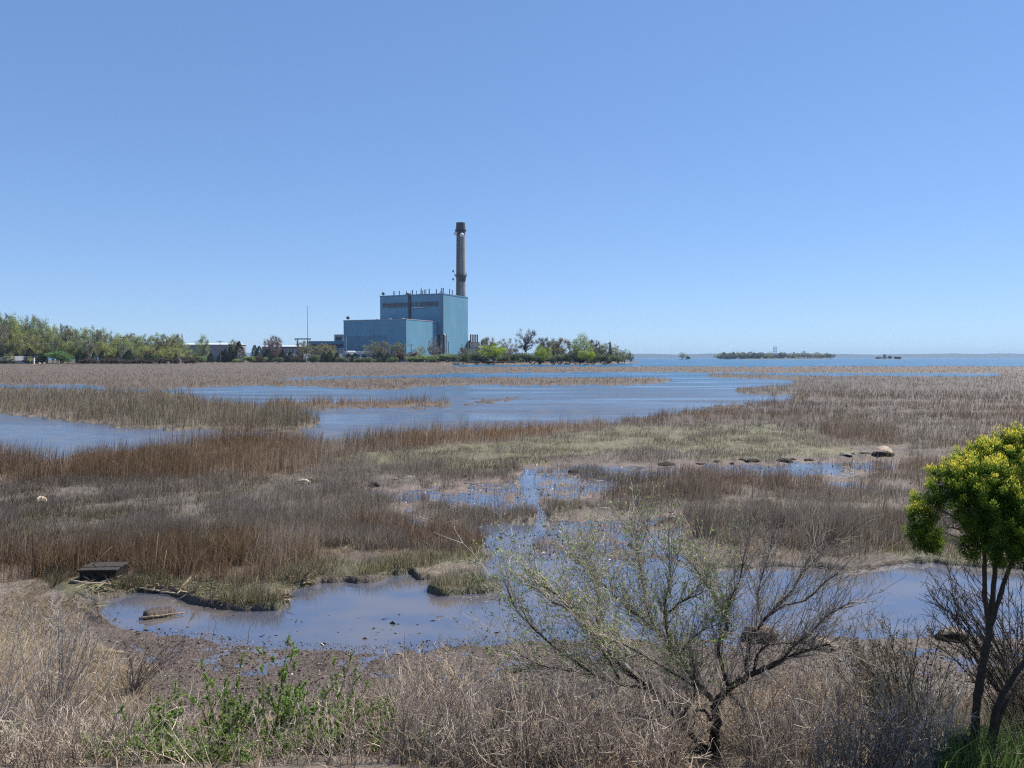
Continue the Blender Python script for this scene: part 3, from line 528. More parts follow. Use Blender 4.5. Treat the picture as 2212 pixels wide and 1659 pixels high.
# low office wing, roof box and white roofed sheds to the left
lw = thing("office_wing", "low dark blue wing with open legs joined to the left end of the turbine hall", "building", (at(704, 750, 690).x, 690, 0))
part("wall", M_blued, lw, lambda b: (b.box(-15.5, 0, 14, 15.8, 14, 19.8)))
part("window", M_dark, lw, lambda b: b.box(-15, -.12, 15, 15, -.02, 17))
part("lower_wall", M_grey, lw, lambda b: (b.box(-14.5, 3, .4, 13, 14, 14), [b.box(x, .3, .4, x + .7, 1, 14) for x in (-15, -7, 1, 9, 14.6)]))
rb = thing("rooftop_shed", "boxy pale grey shed standing on the roof of the low wing beside the hall", "shed", (at(732, 730, 696).x, 696, 19.81))
part("wall", M_grey, rb, lambda b: b.box(-4.2, 0, 0, 4.2, 6, 5.8)); part("vent", M_dark, rb, lambda b: b.box(-3, -.1, 1, 2, -.02, 4)); part("roof", M_white, rb, lambda b: b.box(-4.5, -.3, 5.8, 4.5, 6.3, 6.15))
def shed(dx0, dx1, dyt, Y, label, mat, name="warehouse"):
    a, b_ = at(dx0, dyt, Y), at(dx1, dyt, Y); w = (b_.x - a.x) / 2; h = a.z
    t = thing(name, label, "building", ((a.x + b_.x) / 2, Y, 0))
    part("wall", mat, t, lambda b: b.box(-w, 0, .3, w, 20, h - .8)); part("roof", M_white, t, lambda b: b.add([(-w - .6, -.6, h - .8), (w + .6, -.6, h - .8), (w + .6, 20.6, h - .8), (-w - .6, 20.6, h - .8), (-w - .6, 10, h + .2), (w + .6, 10, h + .2)], [(0, 1, 5, 4), (2, 3, 4, 5), (0, 4, 3), (1, 2, 5), (3, 2, 1, 0)]))
    for i in range(int(w * 2 / 9)): part("bay_door", M_dark, t, lambda b: b.box(-w + 3 + i * 9, -.1, .3, -w + 7 + i * 9, -.02, min(4.5, h - 2)))
shed(392, 513, 742, 640, "long grey warehouse with a white low pitched roof behind the cedars", plain("warehouse_wall", (.26, .265, .28), .8))
shed(566, 690, 746.5, 700, "long low shed with a white roof edge behind the red budding tree", plain("shed_wall", (.16, .15, .15), .8))
# switchyard
gt = thing("switchyard_gantry", "dark steel gantry with a flat top beam on two tapering legs", "gantry", (at(654, 750, 660).x, 660, 0)); gh = at(654, 731, 660).z
part("beam", M_dark, gt, lambda b: (b.box(-7, -.4, gh - .9, 7, .4, gh), [b.box(-6.5 + i * 1.3, -.3, gh - 1.2, -6.3 + i * 1.3, .3, gh - .9) for i in range(11)]))
for s_ in (-1, 1): part("leg", M_dark, gt, lambda b: (b.tube([(s_ * 5.3, 0, .3), (s_ * 4.3, 0, gh - .9)], .35, 6), b.tube([(s_ * 3.2, 0, .3), (s_ * 4.2, 0, gh - .9)], .35, 6), b.tube([(s_ * 4.3, 0, gh - 4.5), (s_ * 6.3, 0, gh - .9)], .2, 5), [b.box(s_ * 4.3 - .8, -.1, z, s_ * 4.3 + .8, .1, z + .2) for z in np.arange(2, gh - 4, 2.2)]))
mm = thing("radio_mast", "very thin tall grey radio mast rising above the switchyard", "mast", (at(664.5, 700, 680).x, 680, 0)); mh_ = at(664.5, 660, 680).z
part("pole", M_grey, mm, lambda b: b.tube([(0, 0, 0), (0, 0, mh_ * .55), (0, 0, mh_)], [.34, .28, .16], 6)); part("base_plinth", M_conc, mm, lambda b: b.box(-.8, -.8, 0, .8, .8, 1.9))
ry = np.random.default_rng(77)
sw_proto = []
for i, D in enumerate(np.linspace(618, 738, 19)):
    D = D + ry.uniform(-2, 2); Y = ry.uniform(628, 655); h = at(D, ry.uniform(751.5, 757), Y).z
    t = thing("transformer_bay", "pale grey switchyard frame with insulators and busbars left of the power station", "electrical equipment", (at(D, 760, Y).x, Y, 0), 0, "switchyard equipment behind the shore trees")
    part("frame", M_grey, t, lambda b: ([b.box(x - .16, -.16, .5, x + .16, .16, h) for x in (-1.6, 1.6)], b.box(-2.4, -.2, h - .4, 2.4, .2, h)))
    part("tank", M_grey if i % 3 else M_white, t, lambda b: (b.box(-1.2, -1, .5, 1.2, 1, h * .45), [b.box(-1.4 + .4 * q, -1.2, .8, -1.3 + .4 * q, -1, h * .4) for q in range(8)]))
    for x in (-.9, 0, .9): part("insulator", M_white, t, lambda b: b.tube([(x, 0, h * .45 + q * .25) for q in range(11)], [.3 if q % 2 else .18 for q in range(11)], 8))
tk = thing("storage_tank", "white horizontal storage tank in front of the turbine hall", "tank", (at(758.5, 754, 632).x, 632, 0))
part("shell", M_white, tk, lambda b: b.tube([(-3.4, 0, 9.0), (-3.1, 0, 9.0), (3.1, 0, 9.0), (3.4, 0, 9.0)], [.9, 1.6, 1.6, .9], 16)); part("saddle", M_grey, tk, lambda b: [b.box(x - .3, -1, .5, x + .3, 1, 7.6) for x in (-2, 2)])
pr = thing("pipe_rack", "long white pipe rack running along the foot of the turbine hall", "pipe rack", (at(790, 752, 636).x, 636, 0))
part("pipe", M_white, pr, lambda b: (b.box(-18, -.3, 9.3, 18, .3, 10.1), b.box(-18, -.3, 8.2, 18, .3, 8.6))); part("support", M_grey, pr, lambda b: [b.box(x, -.3, .4, x + .5, .3, 8.2) for x in np.linspace(-17.5, 17, 9)])
for i, D in enumerate((741, 752, 766, 775, 786, 797, 807, 818, 838, 847, 856)):
    Y = 620 + 3 * (i % 3); t = thing("parked_van", "white van parked in the row under the pipe rack behind the shrubs", "van", (at(D, 762, Y).x, Y, 3.0), 0, "white vehicles parked before the hall")
    part("body", M_white, t, lambda b: (b.box(-2.4, -1, .45, 2.4, 1, 1.3), b.box(-2.3, -.95, 1.3, 1.6, .95, 2.4))); part("windscreen", M_dark, t, lambda b: b.box(1.62, -.8, 1.35, 1.7, .8, 2.2))
    for sx in (-1.5, 1.5): part("wheel", M_dark, t, lambda b: b.tube([(sx, -1.05, .4), (sx, -.8, .4)], .4, 10))
part_yard = MB(); part_yard.box(-40, -6, 1.2, 16, 8, 2.99); o = part_yard.build("parking_terrace", M_conc); o.location = (at(790, 760, 622).x, 622, 0); tag(o, kind='structure')
# flood light posts at the corner of the block
fl = thing("floodlight_post", "dark post carrying two square floodlights at the right foot of the power station", "floodlight", (at(1001, 750, 640).x, 640, 0)); fh = at(1001, 755, 640).z
part("pole", M_dark, fl, lambda b: b.tube([(0, 0, .8), (0, 0, fh)], .25, 6)); part("lamp_head", M_dark, fl, lambda b: b.box(-2.4, -.5, fh - 1.5, -.3, .5, fh + 1.6)); part("lamp_head", M_dark, fl, lambda b: b.box(.9, -.5, fh - .8, 2.6, .5, fh + 1)); part("crossarm", M_dark, fl, lambda b: b.box(-2.6, -.15, fh - 2, 2.8, .15, fh - 1.5))
# utility poles
def upole(D, dyt, Y, label, arm=3.2, name="utility_pole", arms=1):
    p0 = at(D, dyt, Y); t = thing(name, label, "utility pole", (p0.x, Y, 0), 0, "wooden utility poles along the marsh edge"); h = p0.z
    part("pole", M_wood, t, lambda b: b.tube([(0, 0, -.5), (0, 0, h)], [.24 * Y / 480, .17 * Y / 480], 7))
    for q in range(arms): part("crossarm", M_wood, t, lambda b: (b.box(-arm / 2, -.3, h - .6 - 1.6 * q, arm / 2, -.1, h - .3 - 1.6 * q), [b.cyl(x, -.2, h - .3 - 1.6 * q, h - 1.6 * q, .1, .1, 5) for x in np.linspace(-arm / 2 + .2, arm / 2 - .2, 4)]))
    return Vector((p0.x, Y, h - .2))
w1 = upole(267, 727, 462, "tall utility pole with two crossarms standing against the left wood", 4.2, arms=2)
w0 = upole(-120, 735, 430, "utility pole beyond the left edge of the wood", 4.)
w2 = upole(475, 736, 560, "utility pole with one wide crossarm over the cedar clump left of the red tree", 4.6)
w3 = upole(830, 742, 600, "plain utility pole before the olive trees at the turbine hall", 1.2)
w4 = upole(888, 744, 605, "utility pole with a T shaped top before the sunny wall of the hall", 4.)
w5 = upole(969, 739, 605, "thin utility pole with a short top before the sunny wall of the tall block", 1.4)
w6 = upole(598, 752, 560, "pale utility pole rising from the brush below the red tree", 1.2)
w7 = upole(998, 744, 606, "thin utility pole near the floodlights at the right foot of the block", 1.)
def wire(a, b_, sag, label):
    def f(m):
        P = [a.lerp(b_, i / 12) - Vector((0, 0, sag * 4 * (i / 12) * (1 - i / 12))) for i in range(13)]; m.tube([p - P[0] for p in P], .045, 4)
    o = part("overhead_wire", M_grey, None, f); o.location = a; tag(o, label, "wire", "overhead wires")
wire(w0, w1, 3.0, "pale overhead wire sagging across the left wood"); wire(w1, w2, 4., "overhead wire running from the wood towards the warehouse")
# left roadside
hs_ = thing("grey_house", "low grey shingle roofed house half hidden by the small tree at the far left", "house", (at(40, 775, 455).x, 455, 0))
part("wall", plain("house_wall", (.42, .4, .37), .8), hs_, lambda b: b.box(-13, 0, .5, 12, 9, 3.4))
part("roof", plain("shingle", (.26, .25, .27), .9), hs_, lambda b: b.add([(-13.6, -.7, 3.3), (12.6, -.7, 3.3), (12.6, 9.7, 3.3), (-13.6, 9.7, 3.3), (-12, 4.5, 5.9), (11, 4.5, 5.9)], [(0, 1, 5, 4), (2, 3, 4, 5), (0, 4, 3), (1, 2, 5), (3, 2, 1, 0)]))
part("door", M_white, hs_, lambda b: b.box(3, -.12, .6, 4.2, -.02, 2.8))
for x in (-9, -4, 7): part("window", M_dark, hs_, lambda b: b.box(x, -.12, 1.5, x + 1.8, -.02, 2.7))
sg = thing("road_sign", "yellow diamond road sign on a thin post at the wood edge", "road sign", (at(66, 780, 440).x, 440, 0))
sz = at(66, 777, 440).z; part("post", M_grey, sg, lambda b: b.cyl(0, 0, 1, sz + 1, .09, .09, 6)); part("panel", plain("sign_yellow", (.75, .62, .05), .5), sg, lambda b: b.add([(-1.3, -.12, sz), (0, -.12, sz - 1.3), (1.3, -.12, sz), (0, -.12, sz + 1.3), (-1.3, -.18, sz), (0, -.18, sz - 1.3), (1.3, -.18, sz), (0, -.18, sz + 1.3)], [(3, 2, 1, 0), (4, 5, 6, 7), (0, 1, 5, 4), (1, 2, 6, 5), (2, 3, 7, 6), (3, 0, 4, 7)]))
wp = thing("marker_post", "white marker post beside the yellow road sign", "post", (at(73, 780, 438).x, 438, 0)); part("post", M_white, wp, lambda b: b.box(-.4, -.3, 1, .4, .3, at(73, 773, 438).z)); part("cap", M_grey, wp, lambda b: b.box(-.45, -.35, at(73, 773, 438).z, .45, .35, at(73, 773, 438).z + .2))
# islands, lattice tower, rocks of the point
def island(name, dx0, dx1, Y, h, seed, pale=.5):
    x0, x1 = at(dx0, 775, Y).x, at(dx1, 775, Y).x; n = 60; m_ = 7; w = (x1 - x0) / 2; dep = w * .35
    V = []; C = []
    for i in range(n):
        for j in range(m_):
            u = -1 + 2 * i / (n - 1); v = -1 + 2 * j / (m_ - 1); r = max(0, 1 - u * u) ** .5
            z = h * max(0, 1 - (u ** 4 + v * v) ** 1.2) * (.6 + .8 * fbm(np.array([u * 6 + seed]), np.array([v * 2.]), seed)[0]) - .15
            V.append((w * u, dep * v * (r + .05), z)); C.append((.30, .26, .21) if z < h * .35 and v < 0 else (.08, .075, .05))
    ii = np.arange(n - 1)[:, None] * m_ + np.arange(m_ - 1)[None]
    o = mk(name, V, np.stack([ii, ii + m_, ii + m_ + 1, ii + 1], -1).reshape(-1, 4), None, C, M_rock); o.location = ((x0 + x1) / 2, Y, 0); return tag(o, kind='structure')
island("island", 1545, 1808, 2500, 3.0, 3); island("island", 1462, 1492, 2300, 1.6, 4); island("island", 1882, 1962, 2600, 2.2, 5); island("island", 1836, 1862, 2580, .9, 6); island("island", 1395, 1465, 2450, .8, 8)
lt = thing("lattice_tower", "skeletal lattice tower with stacked platforms rising above the island trees", "tower", (at(1674, 760, 2560).x, 2560, 0)); lh = at(1674, 749, 2560).z; lw_ = 4.2
for sx in (-1, 1):
    for sy in (-1, 1): part("leg", M_grey, lt, lambda b: b.tube([(sx * lw_, sy * lw_, 1), (sx * lw_, sy * lw_, lh)], .55, 5))
for z in (lh * .45, lh * .6, lh * .75, lh * .88, lh - .8): part("platform", M_grey, lt, lambda b: b.box(-lw_ - .5, -lw_ - .5, z, lw_ + .5, lw_ + .5, z + .9))
ih = thing("island_cottage", "small dark cottage at the right end of the tiny islet", "cottage", (at(1939, 773, 2590).x, 2590, 1.0))
part("wall", M_soot, ih, lambda b: b.box(-9, -5, 0, 9, 5, 6.5)); part("roof", M_soot, ih, lambda b: b.add([(-10, -6, 6.5), (10, -6, 6.5), (10, 6, 6.5), (-10, 6, 6.5), (-9, 0, 8.5), (9, 0, 8.5)], [(0, 1, 5, 4), (2, 3, 4, 5), (0, 4, 3), (1, 2, 5), (3, 2, 1, 0)]))
# ------------------------------------------------------------------ trees: unit-height models (crown radius .5), then copied and scaled
def limbs_mesh(name, segl, mat, parent, pal, rng, k=4, minr=0.):
    P0 = [s[0] for s in segl]; P1 = [s[1] for s in segl]; R0 = np.maximum([s[2] for s in segl], minr); R1 = np.maximum([s[3] for s in segl], minr)
    V, Q = segs(P0, P1, R0, R1, k); return mk(name, V, Q, None, np.repeat(pick(pal, len(segl), rng, .15), 2 * k, 0), mat, parent)
BARK = [(.15, .125, .105), (.19, .16, .13)]; PALEBARK = [(.28, .255, .23), (.34, .30, .27), (.22, .195, .17)]
def crown_pts(r, K, width, zc, zr, low):
    """lobe centres filling a dome"""
    P = []
    while len(P) < K:
        d = r.normal(size=3); d /= np.linalg.norm(d); q = d * r.random() ** .33; z = zc + q[2] * zr
        if z < low: continue
        P.append((q[0] * width, q[1] * width, z))
    return np.array(P)
def skeleton(r, P, fork, r0=.022, wig=.03):
    """trunk plus a curved limb from the trunk to every lobe"""
    out = []; tr = [Vector((0, 0, 0))]
    top = max(p[2] for p in P) * .8
    for i in range(1, 9): tr.append(Vector((r.normal() * .012 * i, r.normal() * .012 * i, top * i / 8)))
    for i in range(8): out.append((tr[i], tr[i + 1], r0 * (1 - i / 9), r0 * (1 - (i + 1) / 9), 0))
    for p in P:
        p = Vector(p); zj = max(fork * r.uniform(.8, 1.3), min(top * .97, p.z - .55 * math.hypot(p.x, p.y) - .06 * r.random())); k = min(7, int(zj / top * 8)); a_ = tr[k].lerp(tr[k + 1], zj / top * 8 - k)
        pts = [a_]; n = 5
        for i in range(1, n + 1):
            t_ = i / n; q = a_.lerp(p, t_); q.z += .06 * math.sin(t_ * math.pi) * (1 if r.random() < .7 else -1) * math.hypot(p.x, p.y); pts.append(q + Vector(list(r.normal(size=3))) * wig * (i < n))
        rr = r0 * .5 * (1 - .6 * zj)
        for i in range(n): out.append((pts[i], pts[i + 1], rr * (1 - .8 * i / n), rr * (1 - .8 * (i + 1) / n), 1))
    return out
def broad(seed, name, pal, leaf=.028, n=5200, base=.12, gap=.35, width=.46, twig=True, K=54):
    r = np.random.default_rng(seed); P = crown_pts(r, K, width, .56, .40, base + .03); out = skeleton(r, P, .14)
    root = thing(name, None, None); limbs_mesh("trunk", out, M_bark, root, BARK, r, 5, .0018)
    k = r.integers(0, K, n); size = r.uniform(.075, .135, K) * (1.15 - gap * .5); d = nrm(r.normal(size=(n, 3))) * (r.random(n) ** .5)[:, None]
    C = P[k] + d * size[k][:, None] * np.array([1.1, 1.1, .85])
    V, Q = diamonds(C, r.normal(size=(n, 3)) + np.array([0, 0, .3]), leaf * r.uniform(.6, 1.4, n), leaf * .8 * r.uniform(.6, 1.3, n), r)
    tint = pick(pal, K, r, .16)[k] * (1 + .18 * r.normal(size=(n, 1))); mk("crown", V, Q, None, np.repeat(tint.clip(.01, .8), 4, 0), M_leaf, root)
    return root
def bare(seed, name, pal=BARK, bud=None, nb=0, width=.46, trunk=.2, thick=.022, K=60, minr=.0034, tw=30):
    r = np.random.default_rng(seed); P = crown_pts(r, K, width, .56 if trunk < .3 else .62, .40 if trunk < .3 else .34, trunk + .06); out = skeleton(r, P, trunk, thick)
    root = thing(name, None, None); limbs_mesh("trunk", out, M_bark, root, pal, r, 5, .002)
    tws, ends = [], []
    for p in P:
        o_ = nrm(np.array([p[0], p[1], (p[2] - .35)]))
        for q in range(tw):
            d = nrm(o_ * .7 + r.normal(size=3) * .75); L = r.uniform(.06, .15); a_ = Vector(p) + Vector(list(r.normal(size=3))) * .012; m_ = a_ + Vector(list(d)) * L * .5; e = m_ + Vector(list(nrm(d + r.normal(size=3) * .35 + np.array([0, 0, .15])))) * L * .5
            if math.hypot(e.x, e.y) > .56 or e.z > 1.02: continue
            tws += [(a_, m_, minr, minr * .8, 2), (m_, e, minr * .8, minr * .5, 2)]; ends += [m_, e]
    limbs_mesh("branches", tws, M_twig, root, pal, r, 3)
    if bud:
        E = np.array([list(p) for p in ends]); C = E[r.integers(0, len(E), nb)] + r.normal(size=(nb, 3)) * .015
        V, Q = diamonds(C, r.normal(size=(nb, 3)), .028 * r.uniform(.6, 1.4, nb), .022, r); mk("crown", V, Q, None, np.repeat(pick(bud, nb, r), 4, 0), M_leaf, root)
    return root
def cedar(seed, name, pal, n=3000, pw=.8, leaf=.05):
    r = np.random.default_rng(seed); root = thing(name, None, None)
    limbs_mesh("trunk", [(Vector((0, 0, 0)), Vector((0, 0, .5)), .02, .014, 0), (Vector((0, 0, .5)), Vector((0, 0, .97)), .014, .003, 0)], M_bark, root, BARK, r, 6)
    z = r.random(n) ** 1.25; a = r.uniform(0, 6.283, n); lump = .72 + .5 * fbm(a * 1.3 + seed, z * 6, seed)
    R = .52 * (1 - z ** 1.4) ** pw * lump * (.5 + .55 * r.random(n)) * np.minimum(1, .6 + z * 5)
    C = np.stack([R * np.cos(a), R * np.sin(a), .03 + z * .95 + .02 * r.normal(size=n)], -1)
    D = np.stack([.5 * np.cos(a), .5 * np.sin(a), np.ones(n)], -1) + r.normal(size=(n, 3)) * .6; V, Q = diamonds(C, D, leaf * r.uniform(.7, 1.5, n), leaf * .55, r)
    mk("crown", V, Q, None, np.repeat(pick(pal, n, r, .2), 4, 0), M_leaf, root); return root
def bush(seed, name, pal, n=2200, leaf=.06, stems=True):
    r = np.random.default_rng(seed); root = thing(name, None, None); K = 14
    ca = r.uniform(0, 6.283, K); cr = .34 * r.random(K) ** .5; c = np.stack([cr * np.cos(ca), cr * np.sin(ca), .25 + .5 * r.random(K) * (1 - cr)], -1); rr = r.uniform(.13, .24, K)
    k = r.integers(0, K, n); d = nrm(r.normal(size=(n, 3))); C = c[k] + d * (rr[k] * r.uniform(.6, 1.05, n))[:, None]; C[:, 2] = np.abs(C[:, 2])
    V, Q = diamonds(C, d + r.normal(size=(n, 3)) * .8, leaf * r.uniform(.6, 1.4, n), leaf * .7, r)
    tint = pick(pal, K, r, .15)[k] * (1 + .18 * r.normal(size=(n, 1))); mk("crown", V, Q, None, np.repeat(tint.clip(.01, .9), 4, 0), M_leaf, root)
    limbs_mesh("trunk", [(Vector((0, 0, 0)), Vector(list(c[i])), .02, .008, 0) for i in range(0, K, 2)], M_bark, root, BARK, r, 4)
    return root
OL = [(.25, .27, .12), (.29, .29, .135), (.21, .23, .11)]; PG = [(.30, .37, .16), (.34, .41, .19), (.25, .31, .14)]; YG = [(.38, .40, .14), (.33, .37, .13), (.41, .41, .17)]
LIME = [(.29, .38, .04), (.34, .42, .05), (.22, .31, .04)]; CED = [(.038, .056, .036), (.05, .07, .042), (.028, .042, .032)]; GY = [(.16, .14, .125), (.20, .18, .16)]
PROTO = {
 'olive': [broad(1, "deciduous_tree", OL), broad(2, "deciduous_tree", OL, n=2600, gap=.7)], 'pale': [broad(3, "deciduous_tree", PG), broad(4, "deciduous_tree", PG, n=2300, gap=.8)],
 'yellow': [broad(5, "deciduous_tree", YG), broad(6, "deciduous_tree", YG, n=2600)], 'lime': [broad(7, "lime_green_tree", LIME, .034, 4200, .08, .1)],
 'cedar': [cedar(8, "cedar_tree", CED), cedar(9, "cedar_tree", CED, pw=.55)], 'bare': [bare(10, "bare_tree", PALEBARK), bare(11, "bare_tree", BARK)],
 'budding': [bare(12, "budding_tree", PALEBARK, OL, 2600), bare(13, "budding_tree", BARK, YG, 2000)], 'bigbare': [bare(14, "bare_oak", [(.085, .075, .07), (.11, .095, .085)], None, 0, .46, .34, .032, 44, .0022, 30)],
 'red': [bare(15, "budding_maple", PALEBARK, [(.22, .075, .075), (.28, .11, .10), (.17, .06, .06)], 1500)],
 'green': [bush(16, "green_shrub", [(.16, .195, .095), (.19, .23, .11), (.12, .15, .08)]), bush(17, "green_shrub", [(.135, .17, .09), (.17, .20, .10)])], 'light': [bush(18, "light_green_shrub", [(.20, .26, .115), (.24, .30, .13)])],
 'fresh': [bush(19, "willow_shrub", [(.16, .26, .10), (.20, .31, .12)])], 'brown': [bush(20, "brown_shrub", [(.13, .105, .085), (.16, .125, .10), (.115, .095, .08)])], 'dark': [bush(21, "dark_shrub", CED)]}
for lst in PROTO.values():
    for o in lst: o['used'] = 0
def copytree(o, parent=None):
    c = o.copy(); COL.objects.link(c)
    if parent: c.parent = parent
    for ch_ in list(o.children): copytree(ch_, c)
    return c
rt = np.random.default_rng(31)
def tree(kind, D, top, w, Y, label, group=None, zb=1.2, v=None):
    lst = PROTO[kind]; src = lst[(v if v is not None else rt.integers(0, 9)) % len(lst)]
    if src['used']: o = copytree(src)
    else: o = src
    src['used'] = 1; o['used'] = 1; p = at(D, top, Y); h = p.z - zb; wm = w / F * Y * (1.15 if 1010 < D < 1370 else 1.)
    o.location = (p.x, Y, zb - .1); o.scale = (wm, wm, h); o.rotation_euler = (0, 0, rt.uniform(0, 6.28))
    cat = {'cedar': 'cedar', 'green': 'shrub', 'light': 'shrub', 'fresh': 'shrub', 'brown': 'shrub', 'dark': 'shrub'}.get(kind, 'tree')
    for k in ('label', 'group', 'category'):
        if k in o: del o[k]
    return tag(o, label, cat, group)
# the wood on the left
G1 = "trees of the left wood"
prof_x = [-60, 0, 18, 50, 72, 94, 115, 144, 173, 202, 238, 248, 274, 290, 317, 346, 362, 385, 400]; prof_y = [678, 677, 681, 684, 684, 693, 696, 702, 709, 709, 712, 723, 724, 723, 720, 718, 722, 727, 735]
for i, D in enumerate(np.arange(-60, 400, 10.5)):
    D = D + rt.uniform(-5, 5); tp = np.interp(D, prof_x, prof_y) + rt.uniform(-6, 5); k = ['olive', 'pale', 'yellow', 'pale', 'olive', 'budding', 'pale'][i % 7]
    tree(k, D, tp, rt.uniform(32, 50), rt.uniform(480, 520), {'olive': "olive green spring tree standing in the canopy of the left wood", 'pale': "pale green spring tree standing in the canopy of the left wood", 'yellow': "yellowish green spring tree standing in the canopy of the left wood", 'budding': "half bare budding tree standing in the canopy of the left wood"}[k], G1)
for i, D in enumerate(np.arange(-46, 392, 13.)):
    D = D + rt.uniform(-7, 7); tp = np.interp(D, prof_x, prof_y) + rt.uniform(18, 36); k = ['yellow', 'olive', 'pale', 'yellow', 'budding'][i % 5]
    tree(k, D, tp, rt.uniform(26, 42), rt.uniform(464, 478), {'olive': "lower olive green tree at the front of the left wood", 'pale': "lower pale green tree at the front of the left wood", 'yellow': "lower yellowish green tree at the front of the left wood", 'budding': "lower half bare tree at the front of the left wood"}[k], "trees along the front of the left wood")
tree('olive', 21, 760, 25, 442, "small round olive tree standing alone on the lawn before the grey house", None, 1.6, 0)
for D, tp, w, kd, lb in ((64, 752, 28, 'cedar', "dark bushy cedar directly behind the yellow road sign"), (90, 755, 26, 'dark', "dark round tree right of the white marker post"), (2, 762, 22, 'cedar', "dark cedar cut by the left edge of the frame"), (172, 758, 20, 'cedar', "dark cedar right of the spreading willow shrub"), (184, 763, 18, 'cedar', "small dark cedar between the willow shrub and the tall utility pole"),
    (203, 760, 16, 'cedar', "slim dark cedar in the row left of the tall utility pole"), (220, 758, 16, 'cedar', "second slim cedar left of the tall utility pole"), (240, 764, 26, 'dark', "low dark shrub left of the foot of the tall utility pole"), (254, 757, 14, 'cedar', "slim cedar hard against the left side of the tall utility pole"), (277, 757, 34, 'cedar', "broad dark cedar at the foot of the tall utility pole"), (325, 761, 44, 'dark', "low wide dark shrub right of the tall utility pole"),
    (380, 763, 12, 'cedar', "small pointed cedar at the right end of the wood")):
    tree(kd, D, tp, w, 452, lb, "dark evergreens before the left wood", 1.5)
tree('fresh', 132, 750, 66, 455, "wide spreading fresh green willow shrub at the edge of the left wood", None, 1.5)
for i, D in enumerate(np.arange(176, 420, 15.)): tree('brown', D + rt.uniform(-4, 4), 771 + rt.uniform(-3, 3), rt.uniform(14, 26), 446, "low brown brush at the marsh edge under the left wood", "brown brush along the left wood", 1.45)
# between the wood and the station
N = None
for kd, D, tp, w, Y, lb in (('budding', 387, 721, 28, 600, "dark twiggy budding tree behind the left end of the grey warehouse"), ('pale', 437, 722, 36, 610, "domed pale green tree before the grey warehouse"), ('budding', 504, 733, 24, 600, "pale thin budding tree at the right end of the grey warehouse"),
    ('olive', 410, 752, 30, 560, "olive tree half hiding the left end of the warehouse"), ('red', 590, 724, 40, 590, "red budding maple left of the steel gantry"), ('brown', 598, 752, 40, 585, "brown brush under the red budding maple"), ('brown', 560, 762, 26, 560, "brown brush between the two light green shrubs"), ('budding', 655, 736, 36, 640, "pale budding tree seen between the gantry legs"), ('budding', 700, 742, 60, 630, "wide pale budding tree before the low office wing"), ('olive', 715, 755, 36, 600, "olive green tree before the switchyard beside the hall")):
    tree(kd, D, tp, w, Y, lb)
G2 = "cedars along the marsh shore"
for D, tp, w, lb in ((400, 764, 16, "short cedar left of the warehouse front"), (420, 765, 16, "short cedar before the middle of the warehouse"), (436, 766, 12, "smallest cedar before the warehouse"), (455, 763, 18, "short bushy cedar before the warehouse door"), (480, 758, 26, "bushy cedar below the wide armed utility pole"), (487, 753, 14, "pointed cedar just right of the wide armed utility pole"), (498, 748, 16, "slender pointed cedar at the right end of the warehouse"), (516.5, 738, 32, "tallest broad cedar left of the red maple"),
    (550, 746, 20, "pointed cedar with a thin tip left of the red maple"), (560, 748, 24, "broad cedar leaning on the thin tipped cedar"), (579, 754, 28, "dark cedar under the red maple"), (611, 757, 26, "dark cedar right of the pale utility pole"), (627, 760, 20, "cedar left of the gantry foot"), (677, 768, 12, "small cedar below the office wing"), (700, 761, 22, "cedar below the budding tree of the office wing"), (712, 759, 22, "bushier cedar left of the turbine hall corner"), (727, 762, 20, "cedar just left of the turbine hall corner"), (753, 763, 24, "cedar under the white storage tank"), (767, 762, 20, "cedar under the right end of the white tank"), (787, 765, 16, "short cedar before the row of white vans"), (821, 761, 26, "dark round cedar left of the plain utility pole"), (838, 762, 20, "cedar just right of the plain utility pole")):
    tree('cedar', D, tp, w, 575, lb, G2)
G3 = "green shrubs along the marsh shore"
for D, tp, w, kd, lb in ((402, 760, 26, 'light', "pale shrub at the left end of the warehouse"), (435, 763, 26, 'light', "pale shrub under the domed pale tree"), (511, 772, 26, 'light', "low light green shrub under the tallest broad cedar"), (541, 764, 30, 'light', "light green shrub right of the tallest broad cedar"), (565, 766, 28, 'light', "rounded light green shrub under the thin tipped cedar"), (653, 773, 22, 'dark', "low dark rounded shrub under the gantry"), (600, 768, 26, 'green', "green shrub under the pale utility pole"), (640, 764, 24, 'brown', "brown shrub right of the gantry foot"), (677, 762, 34, 'green', "green shrub under the office wing"), (740, 768, 30, 'green', "green shrub at the turbine hall corner"), (776, 770, 30, 'green', "green shrub below the white vans"), (800, 770, 26, 'green', "green shrub left of the dark round cedar"), (850, 768, 26, 'green', "green shrub right of the plain utility pole")):
    tree(kd, D, tp, w, 566, lb, G3)
